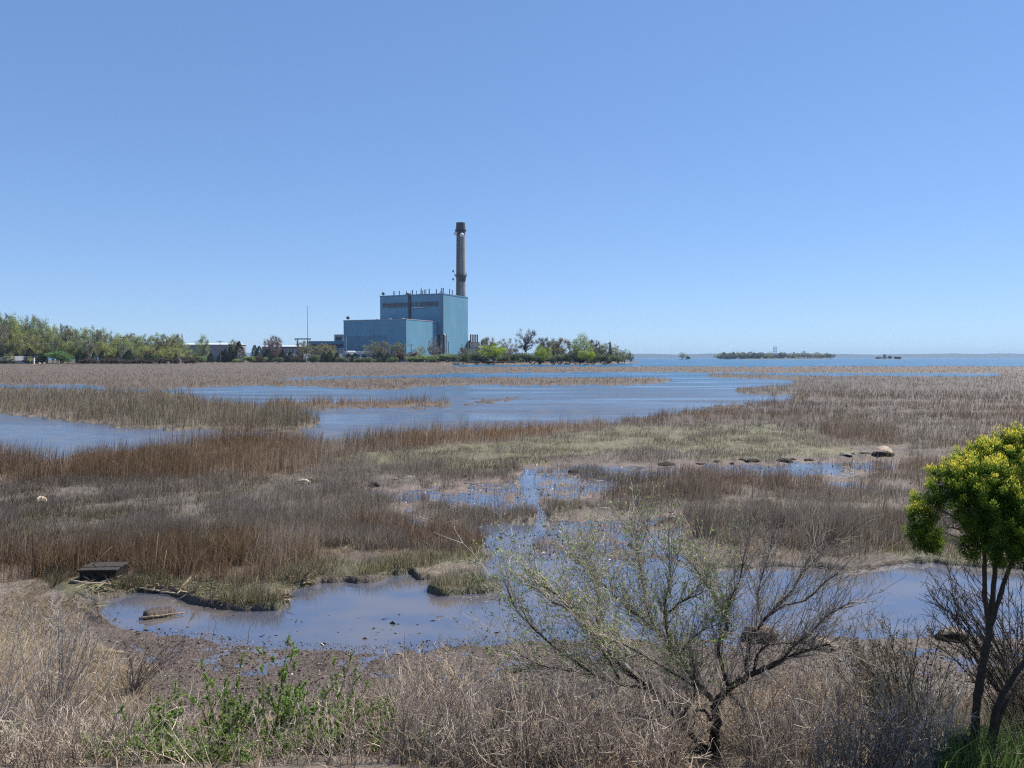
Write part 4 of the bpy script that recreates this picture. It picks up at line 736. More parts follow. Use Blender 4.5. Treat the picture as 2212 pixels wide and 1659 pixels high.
# before the station
for kd, D, tp, w, Y, lb in (('olive', 806, 734, 48, 612, "domed olive brown tree before the shaded wall of the hall"), ('budding', 825, 737, 36, 614, "budding tree leaning right of the domed olive tree"), ('budding', 861, 739, 36, 612, "grey brown budding tree before the corner of the hall"), ('yellow', 909, 744, 28, 604, "yellowish green tree before the sunny wall of the hall"), ('bare', 939, 727, 32, 608, "bare spiky tree at the dark notch between hall and block"), ('brown', 862, 752, 40, 600, "dark brown bush at the foot of the sunny wall of the hall"), ('brown', 893, 752, 32, 600, "dark brown bush left of the yellowish green tree"),
    ('light', 919, 761, 60, 580, "broad bright green shrub before the sunny wall of the hall"), ('light', 886, 765, 28, 580, "small pale shrub left of the broad bright one"), ('green', 948, 762, 40, 585, "green shrub under the bare spiky tree"), ('light', 968, 757, 46, 588, "pale green shrub at the foot of the tall block"), ('green', 990, 762, 40, 585, "dull green shrub left of the floodlight post"), ('brown', 937, 774, 30, 575, "low brown shrub at the marsh edge below the hall"), ('budding', 1003, 750, 26, 600, "thin budding tree beside the floodlight post"), ('brown', 905, 772, 26, 578, "low brown brush under the small pale shrub")):
    tree(kd, D, tp, w, Y, lb)
# the wooded point
for kd, D, tp, w, Y, lb in (('budding', 1056, 728, 34, 640, "grey budding tree behind the lime green tree nearest the block"), ('budding', 1042, 733, 24, 650, "thin grey tree between the turbine house and the lime tree"), ('lime', 1065, 737, 56, 572, "large bright lime green tree right of the power station"), ('bare', 1097, 729, 52, 620, "wide bare tree right of the large lime green tree"), ('bigbare', 1136, 707, 48, 610, "tallest bare oak with a bold trunk on the point"), ('bare', 1174, 726, 34, 630, "bare tree just right of the tallest oak"), ('lime', 1172, 743, 36, 574, "smaller lime green tree right of the tallest oak"), ('budding', 1205, 730, 56, 610, "wide domed half bare tree in the middle of the point"),
    ('bare', 1196, 734, 44, 615, "pale bare tree tucked beside the domed half bare tree"), ('pale', 1258, 719, 46, 590, "tall pale green tree near the end of the point"), ('lime', 1268, 750, 34, 574, "small yellow green tree under the tall pale green tree"), ('bare', 1283, 731, 32, 615, "grey bare tree right of the tall pale green tree"), ('budding', 1240, 745, 26, 600, "grey budding tree left of the tall pale green tree"), ('olive', 1312, 739, 38, 605, "olive tree over the right part of the point"), ('olive', 1331, 743, 30, 610, "olive tree right of the narrow cedar on the point"), ('cedar', 1318, 737, 8, 600, "narrow pointed cedar on the point"), ('olive', 1349, 753, 30, 612, "low olive tree near the tip of the point"), ('budding', 1362, 762, 16, 615, "lowest budding tree at the very tip of the point"), ('budding', 1298, 744, 30, 606, "dull budding tree left of the narrow cedar")):
    tree(kd, D, tp, w, Y, lb, None, .8)
G4 = "shrubs along the beach of the point"
for i, (D, tp, w, kd) in enumerate(((1012, 758, 40, 'green'), (1030, 752, 34, 'green'), (1046, 762, 30, 'dark'), (1082, 765, 30, 'dark'), (1100, 762, 40, 'green'), (1122, 757, 44, 'green'), (1145, 758, 42, 'green'), (1165, 765, 30, 'dark'), (1192, 764, 40, 'green'), (1212, 760, 44, 'green'), (1235, 758, 40, 'green'), (1252, 766, 30, 'dark'), (1275, 764, 40, 'green'), (1296, 758, 36, 'green'), (1316, 760, 40, 'green'), (1336, 763, 34, 'green'))):
    tree(kd, D, tp + 1, w, 585, "dense dull green shrub in the thicket along the beach of the point" if kd == 'green' else "nearly black shrub in the thicket along the beach of the point", G4, .6)
for D in (1020, 1055, 1085, 1110): tree('brown', D, 778, 30, 572, "low reddish brown brush behind the beach right of the station", "brown brush on the beach", .4)
# island trees
ri = np.random.default_rng(8)
GI = "trees on the long island"
for i, D in enumerate(np.arange(1552, 1800, 6.6)):
    k = 'cedar' if i in (2, 5, 9, 12) else ('budding' if i > 33 else ['budding', 'olive', 'olive', 'bare'][int(ri.integers(0, 4))]); tp = 757 + ri.uniform(0, 8) + (3 if i > 33 else 0)
    tree(k, D + ri.uniform(-2, 2), tp, ri.uniform(14, 24), 2500 + ri.uniform(-30, 30), {'cedar': "dark evergreen on the left half of the long island", 'bare': "bare grey tree on the long island", 'budding': "half bare budding tree on the long island", 'olive': "olive leaved tree on the long island"}[k], GI, 1.5)
for i, D in enumerate(np.arange(1556, 1700, 16.)): tree('brown', D, 769 + ri.uniform(-1, 1), 18, 2485, "low brown thicket under the trees of the long island", "thickets on the long island", 1.2)
tree('olive', 1474, 760, 22, 2300, "olive tree clump filling the small round islet", None, .6); tree('dark', 1486, 767, 12, 2295, "dark shrub on the right side of the small round islet", None, .5)
tree('dark', 1898, 769.5, 16, 2600, "low dark bush on the left end of the cottage islet", None, 1.); tree('cedar', 1911, 765, 9, 2600, "thin dark tree on the cottage islet", None, 1.); tree('dark', 1923, 766.5, 11, 2600, "round dark tree beside the cottage", None, 1.)
# ------------------------------------------------------------------ rocks, float, driftwood
def rock(D, dyb, w, h, label, pal=(.30, .25, .20), dark=.3, seed=0, z=None, name="rock", cat="rock", group="rocks scattered over the marsh", flat=1.):
    zg = 0. if z is None else z; p = floor_at(D, dyb, zg); wm = w / F * p.y * .5; hm = h / F * p.y
    r = np.random.default_rng(seed + int(D)); import bmesh
    bm = bmesh.new(); bmesh.ops.create_icosphere(bm, subdivisions=4, radius=1.)
    V = np.array([v.co[:] for v in bm.verts]); Fc = np.array([[v.index for v in f.verts] for f in bm.faces]); bm.free()
    for k in range(9):
        nr_ = nrm(r.normal(size=3)); dd = V @ nr_; c = r.uniform(.55, .85); V = V - np.maximum(dd - c, 0)[:, None] * nr_ * .85
    q = V * 1.7 + seed
    n = (fbm(q[:, 0] + 9 * q[:, 2], q[:, 1] + 5 * q[:, 2], 3, 4) - .5); V = V * (1 + .28 * n)[:, None]
    zz = V[:, 2]; V = np.stack([V[:, 0] * wm, V[:, 1] * wm * .8, np.where(zz > 0, zz * hm * 1.05, zz * hm * .5)], -1)
    c = np.array(pal) * (.8 + .5 * fbm(q[:, 0] * 3, q[:, 2] * 3 + q[:, 1], 5)[:, None])
    lim = hm * dark * (.7 + .9 * fbm(q[:, 0] * 1.5, q[:, 1] * 1.5, 8)); c = np.where((V[:, 2] < lim)[:, None], np.array([.028, .024, .02]), c)   # weed below the tide line
    o = mk(name, V, None, Fc, c, M_rock, None, True); o.location = (p.x, p.y + wm * .5, zg); o.rotation_euler = (0, 0, r.uniform(-.4, .4)); return tag(o, label, cat, group)
TAN = (.46, .38, .28); GRY = (.20, .18, .16); DRK = (.06, .052, .045); WHT = (.60, .56, .48)
for a in ((80, 1092, 46, 18, "flat topped cream boulder in grey grass at the left edge", TAN, .25), (652, 1051, 38, 15, "larger tan boulder in the grey grass left of the mudflat", TAN, .1), (672, 1047, 20, 14, "grey boulder leaning right of the larger tan one", GRY, .2), (392, 1061, 24, 10, "small brownish grey boulder alone in the grey grass", (.25, .2, .17), .1),
    (809, 1054, 34, 12, "dark split boulder at the left end of the mudflat", DRK, .5), (882, 1039, 34, 11, "pale grey flat boulder at the turf edge", (.26, .24, .2), .3), (852, 1043, 30, 10, "darker grey boulder left of the pale flat one", GRY, .4), (1914, 990, 66, 24, "largest tan boulder beside the right hand tidal pool", (.40, .31, .23), .45), (1832, 990, 36, 12, "grey slab left of the largest tan boulder", GRY, .5), (1845, 985, 18, 8, "small pale stone on the grey slab row", TAN, .2), (1872, 984, 34, 9, "dull olive stone touching the largest tan boulder", (.16, .15, .11), .4),
    (1440, 1007, 44, 10, "black weed covered boulder in the turf edge pool", DRK, .9), (1240, 1022, 26, 9, "brown weedy stone beside the narrow channel", DRK, .8), (1652, 1388, 92, 34, "big dark boulder on the near shore behind the bare tree", (.16, .12, .09), .55), (1786, 1406, 66, 22, "pale tan boulder right of the big dark one on the near shore", (.38, .31, .22), .25), (2068, 1388, 80, 26, "dark boulder on the near shore left of the golden tree trunk", (.17, .14, .11), .6), (1058, 1524, 50, 20, "small cream boulder on the mud in the middle of the near shore", TAN, .2), (2012, 970, 20, 5, "flat grey stone in the dark reeds right of the largest boulder", GRY, .2)):
    rock(*a)
for i, (D, y, w, h) in enumerate(((1552, 1001, 34, 6), (1583, 1003, 15, 4), (1604, 997, 22, 6), (1628, 1000, 42, 8), (1660, 996, 14, 4), (1697, 999, 40, 9), (1716, 995, 16, 6), (1750, 997, 30, 5), (1786, 993, 18, 4), (1515, 1004, 26, 4))):
    rock(D, y, w, h, "low black weed covered stone in the row above the right hand pool", DRK, .95, i, None, "rock", "rock", "weedy stones in a row")
rb_ = np.random.default_rng(3)
for i in range(34):
    D = 1225 + i * 3.9 + rb_.uniform(-2, 2); rock(D, 786.4 - .015 * (D - 1225) + rb_.uniform(-.4, .2), rb_.uniform(3, 7), rb_.uniform(1., 2.2), "pale stone of the rocky beach along the point", WHT, .1, i, .2, "beach_rock", "rock", "stones along the beach of the point")
for i in range(9):
    D = 985 + i * 12 + rb_.uniform(-4, 4); rock(D, 787, rb_.uniform(6, 12), 1.4, "pale stone on the beach below the power station", (.42, .36, .29), .1, i + 50, .15, "beach_rock", "rock", "stones on the station beach")
rock(983, 787.5, 26, 3, "long dark wreck like boulder on the beach below the station", DRK, .9, 7, .1)
# black float
fp = floor_at(211, 1258, .09); fw = 78 / F * fp.y / 2
bx_ = thing("dock_float", "weathered black dock float stranded in the reeds at the left shore", "dock float", fp, .06)
mb = MB(); mb.box(-fw, 0, -.12, fw, .62, .24, None, (.018, .017, .016)); mb.build("body", M_attr, bx_, bevel=.02)
for i in range(3): mb = MB(); mb.box(-fw - .03, -.03 + .225 * i, .243 + .012 * (i % 2), fw + .02, .18 + .225 * i, .285 + .012 * (i % 2), None, (.06, .055, .05)); mb.build("deck_board", M_bark, bx_, bevel=.008)
for x in (-fw * .3, fw * .45): mb = MB(); mb.box(x, -.035, -.05, x + .05, -.003, .2, None, (.03, .03, .028)); mb.build("strap", M_attr, bx_)
rd = np.random.default_rng(12)
def stick(pts, r0, r1, label, c=(.33, .27, .20), z=.06, name="driftwood_pole", cat="driftwood", group="driftwood on the marsh"):
    P = [floor_at(*p[:2], p[2] if len(p) > 2 else z) for p in pts]; b = P[0].copy(); Q_ = []
    for i in range(len(P) - 1):
        for t in np.linspace(0, 1, 5)[(1 if i else 0):]: Q_.append(P[i].lerp(P[i + 1], t) - b + Vector(rd.normal(size=3)) * r0 * .35)
    mb = MB(); mb.tube(Q_, list(np.linspace(r0, r1, len(Q_))), 7, c, True, .25, rd); o = mb.build(name, M_bark, None, True); o.location = b; return tag(o, label, cat, group)
stick([(152, 1256, .16), (250, 1264, .1), (345, 1276, .06)], .03, .02, "long grey driftwood pole lying in front of the black float")
stick([(330, 1274), (420, 1280), (480, 1279)], .035, .025, "dark driftwood pole continuing right of the float", (.14, .11, .085))
stick([(345, 1278), (400, 1284), (455, 1282)], .02, .012, "pale broken stick on the wrack right of the float", (.40, .34, .25))
def spear(D0, y0, D1, y1, r, label, c=(.42, .35, .24), Ya=None):
    a = floor_at(D0, y0, .08); b = at(D1, y1, a.y - .1); mb = MB(); mb.tube([(0, 0, 0), (b - a) * .5 + Vector((.01, 0, .02)), b - a], [r, r * .8, r * .4], 6, c); o = mb.build("reed_stalk", M_twig, None, True); o.location = a; tag(o, label, "reed stalk", "tall dead stalks by the left shore")
spear(172, 1248, 242, 1181, .013, "longest pale stalk leaning right over the black float"); spear(208, 1250, 236, 1208, .01, "shorter pale stalk leaning over the right end of the float"); spear(150, 1200, 160, 1160, .008, "thin dead stalk left of the float"); spear(112, 1186, 162, 1152, .008, "thin dead stalk crossing the rust reeds at the left")
spear(330, 1252, 342, 1150, .009, "upright pale stalk in the rust reeds right of the float"); spear(346, 1256, 360, 1188, .011, "pale stalk leaning right in the rust reeds"); spear(536, 1245, 560, 1150, .009, "pale stalk near the right end of the rust reeds"); spear(450, 1300, 468, 1276, .012, "pale stub of cane standing in the green tussock")
stick([(215, 1404, .12), (262, 1412, .1)], .06, .02, "flat tan driftwood chip on the mud by the grey bush", (.42, .34, .24), .1); stick([(1100, 1452, .02), (1125, 1447, .03)], .03, .02, "short dark stick on the mud behind the bare brush", (.05, .04, .03)); stick([(760, 1470, .02), (850, 1478, .02)], .025, .015, "long dark stick on the wrack behind the leafy stems", (.05, .04, .03))
stick([(230, 1462, .1), (300, 1452, .1)], .015, .01, "thin pale stick on the mud beside the grey bush", (.40, .33, .24)); stick([(300, 1336, .04), (395, 1324, .04)], .03, .015, "pale driftwood stick lying in the near pool", (.26, .20, .15))
# ------------------------------------------------------------------ near shrubs and trees, traced limb by limb
rf = np.random.default_rng(404)
def curve(P, n=6):
    """Catmull-Rom through points"""
    P = [Vector(p) for p in P]; out = []
    for i in range(len(P) - 1):
        a, b, c, d = P[max(i - 1, 0)], P[i], P[i + 1], P[min(i + 2, len(P) - 1)]
        for k in range(n):
            t = k / n; out.append(.5 * ((2 * b) + (c - a) * t + (2 * a - 5 * b + 4 * c - d) * t * t + (3 * b - a - 3 * c + d) * t ** 3))
    out.append(P[-1]); return out
class Twigs:
    def __init__(s): s.a, s.b, s.r0, s.r1, s.c = [], [], [], [], []; s.tips = []
    def line(s, P, r0, r1, c):
        n = len(P) - 1
        for i in range(n):
            s.a.append(P[i]); s.b.append(P[i + 1]); s.r0.append(r0 + (r1 - r0) * i / n); s.r1.append(r0 + (r1 - r0) * (i + 1) / n); s.c.append(c)
    def spray(s, P, r, L, d0, c, rng, n=4, sub=2, droop=0., spread=.45, step=1):
        """side twigs along a path; each may carry finer ones"""
        for i in range(1, len(P), step):
            dl = (P[i] - P[i - 1]).normalized()
            for k in range(n if rng.random() < n % 1 or n >= 1 else 0):
                d = (dl * .7 + Vector(d0) * .55 + Vector(list(rng.normal(size=3))) * spread).normalized(); l = L * rng.uniform(.35, 1.15); p = P[i].lerp(P[i - 1], rng.random()); Q_ = [p]
                m = 5
                for j in range(m):
                    d = (d + Vector(list(rng.normal(size=3))) * .16 + Vector((0, 0, .06 - droop))).normalized(); Q_.append(Q_[-1] + d * l / m)
                ff = rng.uniform(.65, 1.5); cc = tuple(v * ff for v in c); s.line(Q_, r, r * .45, cc); s.tips.append((Q_, d))
                if sub:
                    for j in range(1, m + 1):
                        for _ in range(sub):
                            if rng.random() < .6:
                                e = (d + Vector(list(rng.normal(size=3))) * .55).normalized(); q1 = Q_[j] + e * l * rng.uniform(.1, .3); q2 = q1 + (e + Vector(list(rng.normal(size=3))) * .3 + Vector((0, 0, .15))).normalized() * l * rng.uniform(.05, .2)
                                s.line([Q_[j], q1, q2], r * .6, r * .35, cc); s.tips.append(([Q_[j], q1, q2], e))
    def build(s, name, parent, mat=None):
        V, Q = segs([list(p) for p in s.a], [list(p) for p in s.b], s.r0, s.r1, 3); return mk(name, V, Q, None, np.repeat(np.array(s.c), 6, 0), mat or M_twig, parent)
def leaves(name, tips, n, L, Wd, pal, parent, rng, lo=.3, up=.5, mat=None):
    k = rng.integers(0, len(tips), n); C, D = [], []
    for i in k:
        P, d = tips[i]; t = lo + (1 - lo) * rng.random(); x = t * (len(P) - 1); j = min(int(x), len(P) - 2); C.append(list(P[j].lerp(P[j + 1], x - j))); D.append(list(d))
    C = np.array(C); D = np.array(D) * .6 + rng.normal(size=(n, 3)) * .6 + np.array([0, 0, up])
    V, Q = diamonds(C, D, L * rng.uniform(.5, 1.35, n), Wd * rng.uniform(.6, 1.3, n), rng); return mk(name, V, Q, None, np.repeat(pick(pal, n, rng, .2), 4, 0), mat or M_leaf, parent)
FRESH = [(.27, .39, .10), (.35, .47, .14), (.19, .30, .07), (.42, .51, .21), (.14, .22, .06)]; OLIVE = [(.10, .14, .04), (.13, .17, .05), (.07, .10, .03)]
# --- the bare spreading tree right of the middle
DT = 7.4; zt = lambda x, y: (1080 + x * .37063, 1044.1 + y * .37063)
bt = thing("bare_tree", "dark twisting bare tree with dense sprays of thin twigs on the near bank", "tree", (0, 0, 0))
tips0 = at(*zt(1275, 1650), DT); bt.location = (tips0.x, DT, bank(np.array([tips0.x]), np.array([DT]))[0] - .05); inv = Vector(bt.location)
def L3(pts, d0, d1):
    n = len(pts); return [at(*zt(x, y), d0 + (d1 - d0) * i / max(1, n - 1)) - inv for i, (x, y) in enumerate(pts)]
LIMBS = [  # picture path, depth from, depth to, radius from, radius to, side (twig heading)
 ([(1275, 1680), (1255, 1560), (1248, 1470), (1258, 1370), (1258, 1285)], DT, DT, .052, .040, None),
 ([(1258, 1290), (1322, 1205), (1420, 1140), (1540, 1078), (1650, 1025), (1740, 988), (1835, 958), (1930, 940)], DT, DT - .5, .036, .008, (.6, 0, .4)),
 ([(1330, 1200), (1300, 1080), (1272, 980), (1285, 905), (1318, 885), (1322, 800), (1310, 700)], DT, DT + .2, .020, .010, (.1, 0, 1)),
 ([(1310, 780), (1250, 660), (1190, 570), (1120, 470)], DT + .2, DT + .4, .010, .004, (-.3, 0, .8)), ([(1318, 770), (1350, 660), (1400, 560), (1420, 450)], DT + .2, DT, .010, .004, (.2, 0, .9)),
 ([(1440, 1115), (1440, 1000), (1472, 905), (1520, 820), (1610, 720), (1700, 630), (1765, 520), (1860, 420)], DT, DT + .5, .024, .006, (.35, 0, .8)),
 ([(1520, 815), (1640, 720), (1780, 680), (1880, 590), (2010, 490)], DT + .2, DT - .2, .012, .004, (.5, 0, .6)), ([(1525, 800), (1500, 690), (1520, 560), (1560, 440), (1580, 350)], DT + .2, DT + .6, .010, .004, (.1, 0, 1)),
 ([(1480, 1085), (1505, 990), (1570, 942), (1700, 930), (1835, 935)], DT, DT - .3, .014, .005, (.4, 0, .5)), ([(1650, 1030), (1700, 960), (1800, 880), (1900, 780), (2050, 690)], DT - .3, DT - .6, .010, .004, (.5, 0, .6)),
 ([(1250, 1275), (1175, 1195), (1105, 1110), (1040, 1010), (980, 930), (905, 850), (830, 790), (740, 720), (640, 620), (560, 550), (450, 450)], DT, DT + .6, .028, .005, (-.4, 0, .7)),
 ([(985, 930), (965, 800), (962, 690), (990, 560), (985, 430)], DT + .2, DT + .1, .011, .004, (0, 0, 1)), ([(965, 765), (1060, 690), (1165, 643)], DT + .2, DT, .010, .005, (.3, 0, .6)), ([(900, 850), (850, 700), (830, 560), (800, 420), (790, 330)], DT + .3, DT + .7, .010, .004, (-.1, 0, 1)),
 ([(1200, 1550), (1085, 1430), (1000, 1330), (865, 1190), (720, 1080), (640, 1000), (560, 880), (470, 770), (330, 650), (240, 590)], DT, DT - .3, .030, .005, (-.45, 0, .6)),
 ([(1230, 1560), (1080, 1560), (950, 1590), (850, 1640), (760, 1680)], DT, DT - .4, .034, .016, None), ([(1060, 1440), (1072, 1350), (1130, 1250), (1136, 1120), (1120, 1000)], DT - .05, DT - .3, .014, .005, (0, 0, 1)),
 ([(1000, 1330), (900, 1365), (780, 1350), (660, 1330)], DT - .1, DT - .4, .012, .005, (-.5, 0, .3)), ([(720, 1180), (560, 1120), (380, 1000), (240, 890), (100, 740), (40, 600)], DT - .2, DT - .5, .012, .004, (-.45, 0, .6)), ([(865, 1190), (720, 1180)], DT - .15, DT - .2, .016, .012, None),
 ([(700, 1140), (610, 1000), (520, 860), (420, 740), (300, 690), (200, 600)], DT - .2, DT + .2, .011, .004, (-.4, 0, .7)), ([(640, 1000), (600, 820), (580, 680), (540, 540), (520, 420)], DT - .2, DT + .4, .010, .004, (-.2, 0, 1)), ([(560, 1120), (400, 1090), (240, 1060), (120, 1000)], DT - .3, DT - .7, .008, .003, (-.6, 0, .35)),
 ([(1225, 1380), (1190, 1325), (1140, 1340), (1130, 1420)], DT, DT - .1, .015, .006, None), ([(1136, 1180), (1050, 1130), (900, 1040), (760, 960), (620, 900)], DT - .2, DT - .5, .010, .004, (-.5, 0, .5)), ([(1320, 1210), (1400, 1290), (1440, 1400)], DT, DT - .4, .008, .003, (.3, 0, -.1)),
 ([(1040, 1010), (1100, 930), (1180, 860), (1290, 810)], DT + .1, DT - .1, .009, .003, (.4, 0, .6))]
tb = MB(); tw = Twigs(); BK = (.060, .048, .040)
for pts, d0, d1, r0, r1, side in LIMBS:
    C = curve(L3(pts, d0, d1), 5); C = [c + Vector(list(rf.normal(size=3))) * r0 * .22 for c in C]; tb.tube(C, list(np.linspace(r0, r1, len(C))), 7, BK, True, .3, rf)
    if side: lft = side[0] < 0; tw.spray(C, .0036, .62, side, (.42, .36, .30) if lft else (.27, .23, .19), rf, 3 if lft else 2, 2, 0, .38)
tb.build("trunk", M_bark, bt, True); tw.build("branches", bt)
lt_ = [t for t in tw.tips if t[0][-1].x < .15 and (t[0][-1].z + inv.z > 2.0)]
mid_ = [([at(*zt(x, y), DT - .2) - inv, at(*zt(x - 10, y - 60), DT - .2) - inv], Vector((0, 0, 1))) for x, y in ((990, 1000), (1010, 1060), (1060, 1100), (1120, 1110), (1140, 1180), (1000, 940), (790, 1040), (740, 1040), (820, 1170))]
leaves("leaf_cluster", lt_ + mid_ * 25, 15000, .027, .012, FRESH, bt, rf, .4); leaves("leaf_cluster", [t for t in tw.tips if t[0][-1].x >= .15 and t[0][-1].z + inv.z > 2.3], 900, .02, .008, OLIVE, bt, rf, .5)
# --- golden arborvitae at the right
DG = 6.8; ga = thing("golden_arborvitae", "golden yellow arborvitae pruned up on forked dark trunks at the right edge", "tree", (0, 0, 0))
g0 = at(2105, 1650, DG); ga.location = (g0.x, DG, bank(np.array([g0.x]), np.array([DG]))[0] - .03); gi = Vector(ga.location)
G3_ = lambda pts, dd=0.: [at(x, y, DG + dd * i / max(1, len(pts) - 1)) - gi for i, (x, y) in enumerate(pts)]
tb = MB(); GB = (.075, .058, .045)
for pts, dd, r0, r1 in (([(2100, 1690), (2104, 1600), (2110, 1520), (2122, 1440), (2134, 1385), (2137, 1345)], 0, .040, .030), ([(2137, 1352), (2127, 1285), (2127, 1215), (2124, 1150), (2122, 1080)], -.12, .023, .011), ([(2138, 1352), (2145, 1290), (2149, 1225), (2158, 1150), (2160, 1060), (2165, 980)], 0, .025, .010), ([(2138, 1356), (2156, 1300), (2174, 1245), (2196, 1190), (2216, 1120), (2235, 1050)], .12, .023, .010), ([(2132, 1700), (2138, 1620), (2146, 1560), (2166, 1500), (2205, 1440), (2250, 1390), (2300, 1300), (2320, 1180)], .15, .034, .018), ([(2140, 1640), (2156, 1560), (2185, 1490), (2225, 1440), (2290, 1400)], .35, .026, .014),
    ([(2136, 1170), (2080, 1130), (2030, 1100), (1990, 1090)], -.15, .014, .004), ([(2130, 1120), (2070, 1075), (2025, 1050)], -.05, .012, .004), ([(2136, 1190), (2090, 1170), (2040, 1150)], -.2, .010, .003)):
    C = curve(G3_(pts, dd), 5); tb.tube([c + Vector(list(rf.normal(size=3))) * r0 * .10 for c in C], [v * rf.uniform(.93, 1.07) for v in np.linspace(r0, r1, len(C))], 10, GB if r0 > .02 else (.16, .14, .12), True, .2, rf)
tb.build("trunk", M_bark, ga, True)
# sprays: lobes follow the crown outline; each lobe carries upright fans whose tips are yellow
lob = []
for x, y, r, dd in ((2190, 952, 30, 0), (2215, 965, 34, .1), (2165, 990, 46, 0), (2120, 1002, 44, -.1), (2080, 1016, 42, 0), (2050, 1040, 40, -.15), (2078, 1050, 40, -.3), (2125, 1050, 58, -.35), (2175, 1040, 56, -.3), (2225, 1020, 60, -.1), (2260, 1060, 70, 0), (2030, 1075, 32, .1), (2005, 1090, 28, 0), (1988, 1120, 26, -.05), (1980, 1150, 22, 0), (2008, 1150, 26, .1), (2120, 1100, 56, -.35), (2170, 1105, 58, -.4), (2220, 1100, 60, -.3), (2280, 1110, 70, -.1), (2150, 1155, 48, -.25), (2200, 1160, 52, -.25), (2250, 1160, 56, -.15), (2110, 1145, 34, -.2), (2095, 1185, 22, -.1), (2160, 1195, 28, -.1), (2205, 1205, 28, 0), (2300, 1040, 80, .2), (2150, 1020, 60, .45), (2200, 1080, 80, .6), (2120, 1090, 60, .5), (2260, 1150, 70, .5), (2240, 990, 50, .3), (2015, 1178, 18, 0), (1996, 1178, 14, 0)):
    lob.append((at(x, y, DG + dd) - gi, r / F * DG))
C, D, Lq, Wq, K = [], [], [], [], []
r = rf; cen = at(2180, 1100, DG) - gi
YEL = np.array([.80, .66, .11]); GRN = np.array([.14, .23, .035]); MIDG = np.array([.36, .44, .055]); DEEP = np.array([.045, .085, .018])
for p, R in lob:
    nk = int(17 * (R / .18) ** 2) + 6
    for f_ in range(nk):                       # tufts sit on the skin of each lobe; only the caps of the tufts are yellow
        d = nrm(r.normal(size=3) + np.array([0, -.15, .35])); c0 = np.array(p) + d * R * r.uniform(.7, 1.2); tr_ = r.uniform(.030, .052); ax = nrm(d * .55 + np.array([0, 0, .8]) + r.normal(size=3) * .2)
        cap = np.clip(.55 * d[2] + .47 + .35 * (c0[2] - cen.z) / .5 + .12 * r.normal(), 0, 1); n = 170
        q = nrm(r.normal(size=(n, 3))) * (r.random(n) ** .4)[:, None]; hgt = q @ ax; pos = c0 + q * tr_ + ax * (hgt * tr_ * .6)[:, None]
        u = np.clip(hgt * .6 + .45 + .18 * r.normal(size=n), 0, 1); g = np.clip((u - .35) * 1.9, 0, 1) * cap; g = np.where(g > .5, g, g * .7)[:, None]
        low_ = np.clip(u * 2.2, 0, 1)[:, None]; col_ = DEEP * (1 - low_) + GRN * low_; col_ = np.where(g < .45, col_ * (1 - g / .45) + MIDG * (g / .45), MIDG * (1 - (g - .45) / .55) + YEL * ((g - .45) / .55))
        C.append(pos); D.append(ax[None] * .9 + q * .5 + r.normal(size=(n, 3)) * .35); Lq.append(r.uniform(.014, .030, n)); Wq.append(r.uniform(.004, .0065, n)); K.append(col_ * r.uniform(.8, 1.25, (n, 1)))
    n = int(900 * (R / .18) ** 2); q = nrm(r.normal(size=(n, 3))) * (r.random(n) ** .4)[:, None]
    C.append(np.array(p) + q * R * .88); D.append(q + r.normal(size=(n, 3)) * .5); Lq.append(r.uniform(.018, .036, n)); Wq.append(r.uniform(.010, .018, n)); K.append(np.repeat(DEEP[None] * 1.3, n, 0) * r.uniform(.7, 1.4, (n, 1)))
C, D, Lq, Wq, K = (np.concatenate(v) for v in (C, D, Lq, Wq, K))
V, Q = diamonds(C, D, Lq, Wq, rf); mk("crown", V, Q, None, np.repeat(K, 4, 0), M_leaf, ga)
tw = Twigs()
for pts in ([(2100, 1080), (2060, 1060), (2035, 1050)], [(2110, 1105), (2070, 1085), (2050, 1070)], [(2100, 1125), (2070, 1120), (2040, 1105)], [(2100, 1150), (2060, 1140), (2045, 1140)], [(2110, 1175), (2080, 1180), (2060, 1165)]):
    C = curve(G3_(pts, -.2), 5); tw.line(C, .007, .003, (.30, .27, .24)); tw.spray(C, .003, .16, (-.6, 0, .1), (.30, .27, .24), rf, 2, 1)
tw.build("branches", ga)
# --- shrubs
def shrub(name, label, base, Y, stems, r0=.008, c=(.14, .11, .09), tw_n=2, tw_L=.25, side=(0, 0, .8), sub=1, leaf=None, group=None, zb=None, bow=.06, jit=.04):
    p = at(base[0], base[1], Y); z = bank(np.array([p.x]), np.array([Y]))[0] - .03 if zb is None else zb; root = thing(name, label, "shrub", (p.x, Y, z), 0, group); o = Vector((p.x, Y, z)); t = Twigs()
    for (sx, sy, dd) in stems:
        e = at(sx, sy, Y + dd) - o; b0 = Vector(list(rf.normal(size=3))) * jit; b0.z = -.02; m = b0.lerp(e, .5) + Vector(list(rf.normal(size=3))) * bow + Vector((0, 0, bow)); C = curve([b0, m, e], 6)
        ff = rf.uniform(.7, 1.4); cc = tuple(v * ff for v in c); t.line(C, r0, r0 * .3, cc); t.tips.append((C, (e - m).normalized()))
        if tw_n: t.spray(C, r0 * .45, tw_L, side, c, rf, tw_n, sub, 0, .4, 2)
    t.build("stems", root)
    if leaf: leaves("leaves", t.tips, leaf[0], leaf[1], leaf[2], leaf[3], root, rf, leaf[4], .4)
    return root
def fan(x0, x1, y0, y1, n, dd=.4): return [(rf.uniform(x0, x1), rf.uniform(y0, y1), rf.uniform(-dd, dd)) for _ in range(n)]
GS = "leafy green shrubs on the near bank"
LF = lambda n: (int(n * 4.6), .028, .011, FRESH, .03)
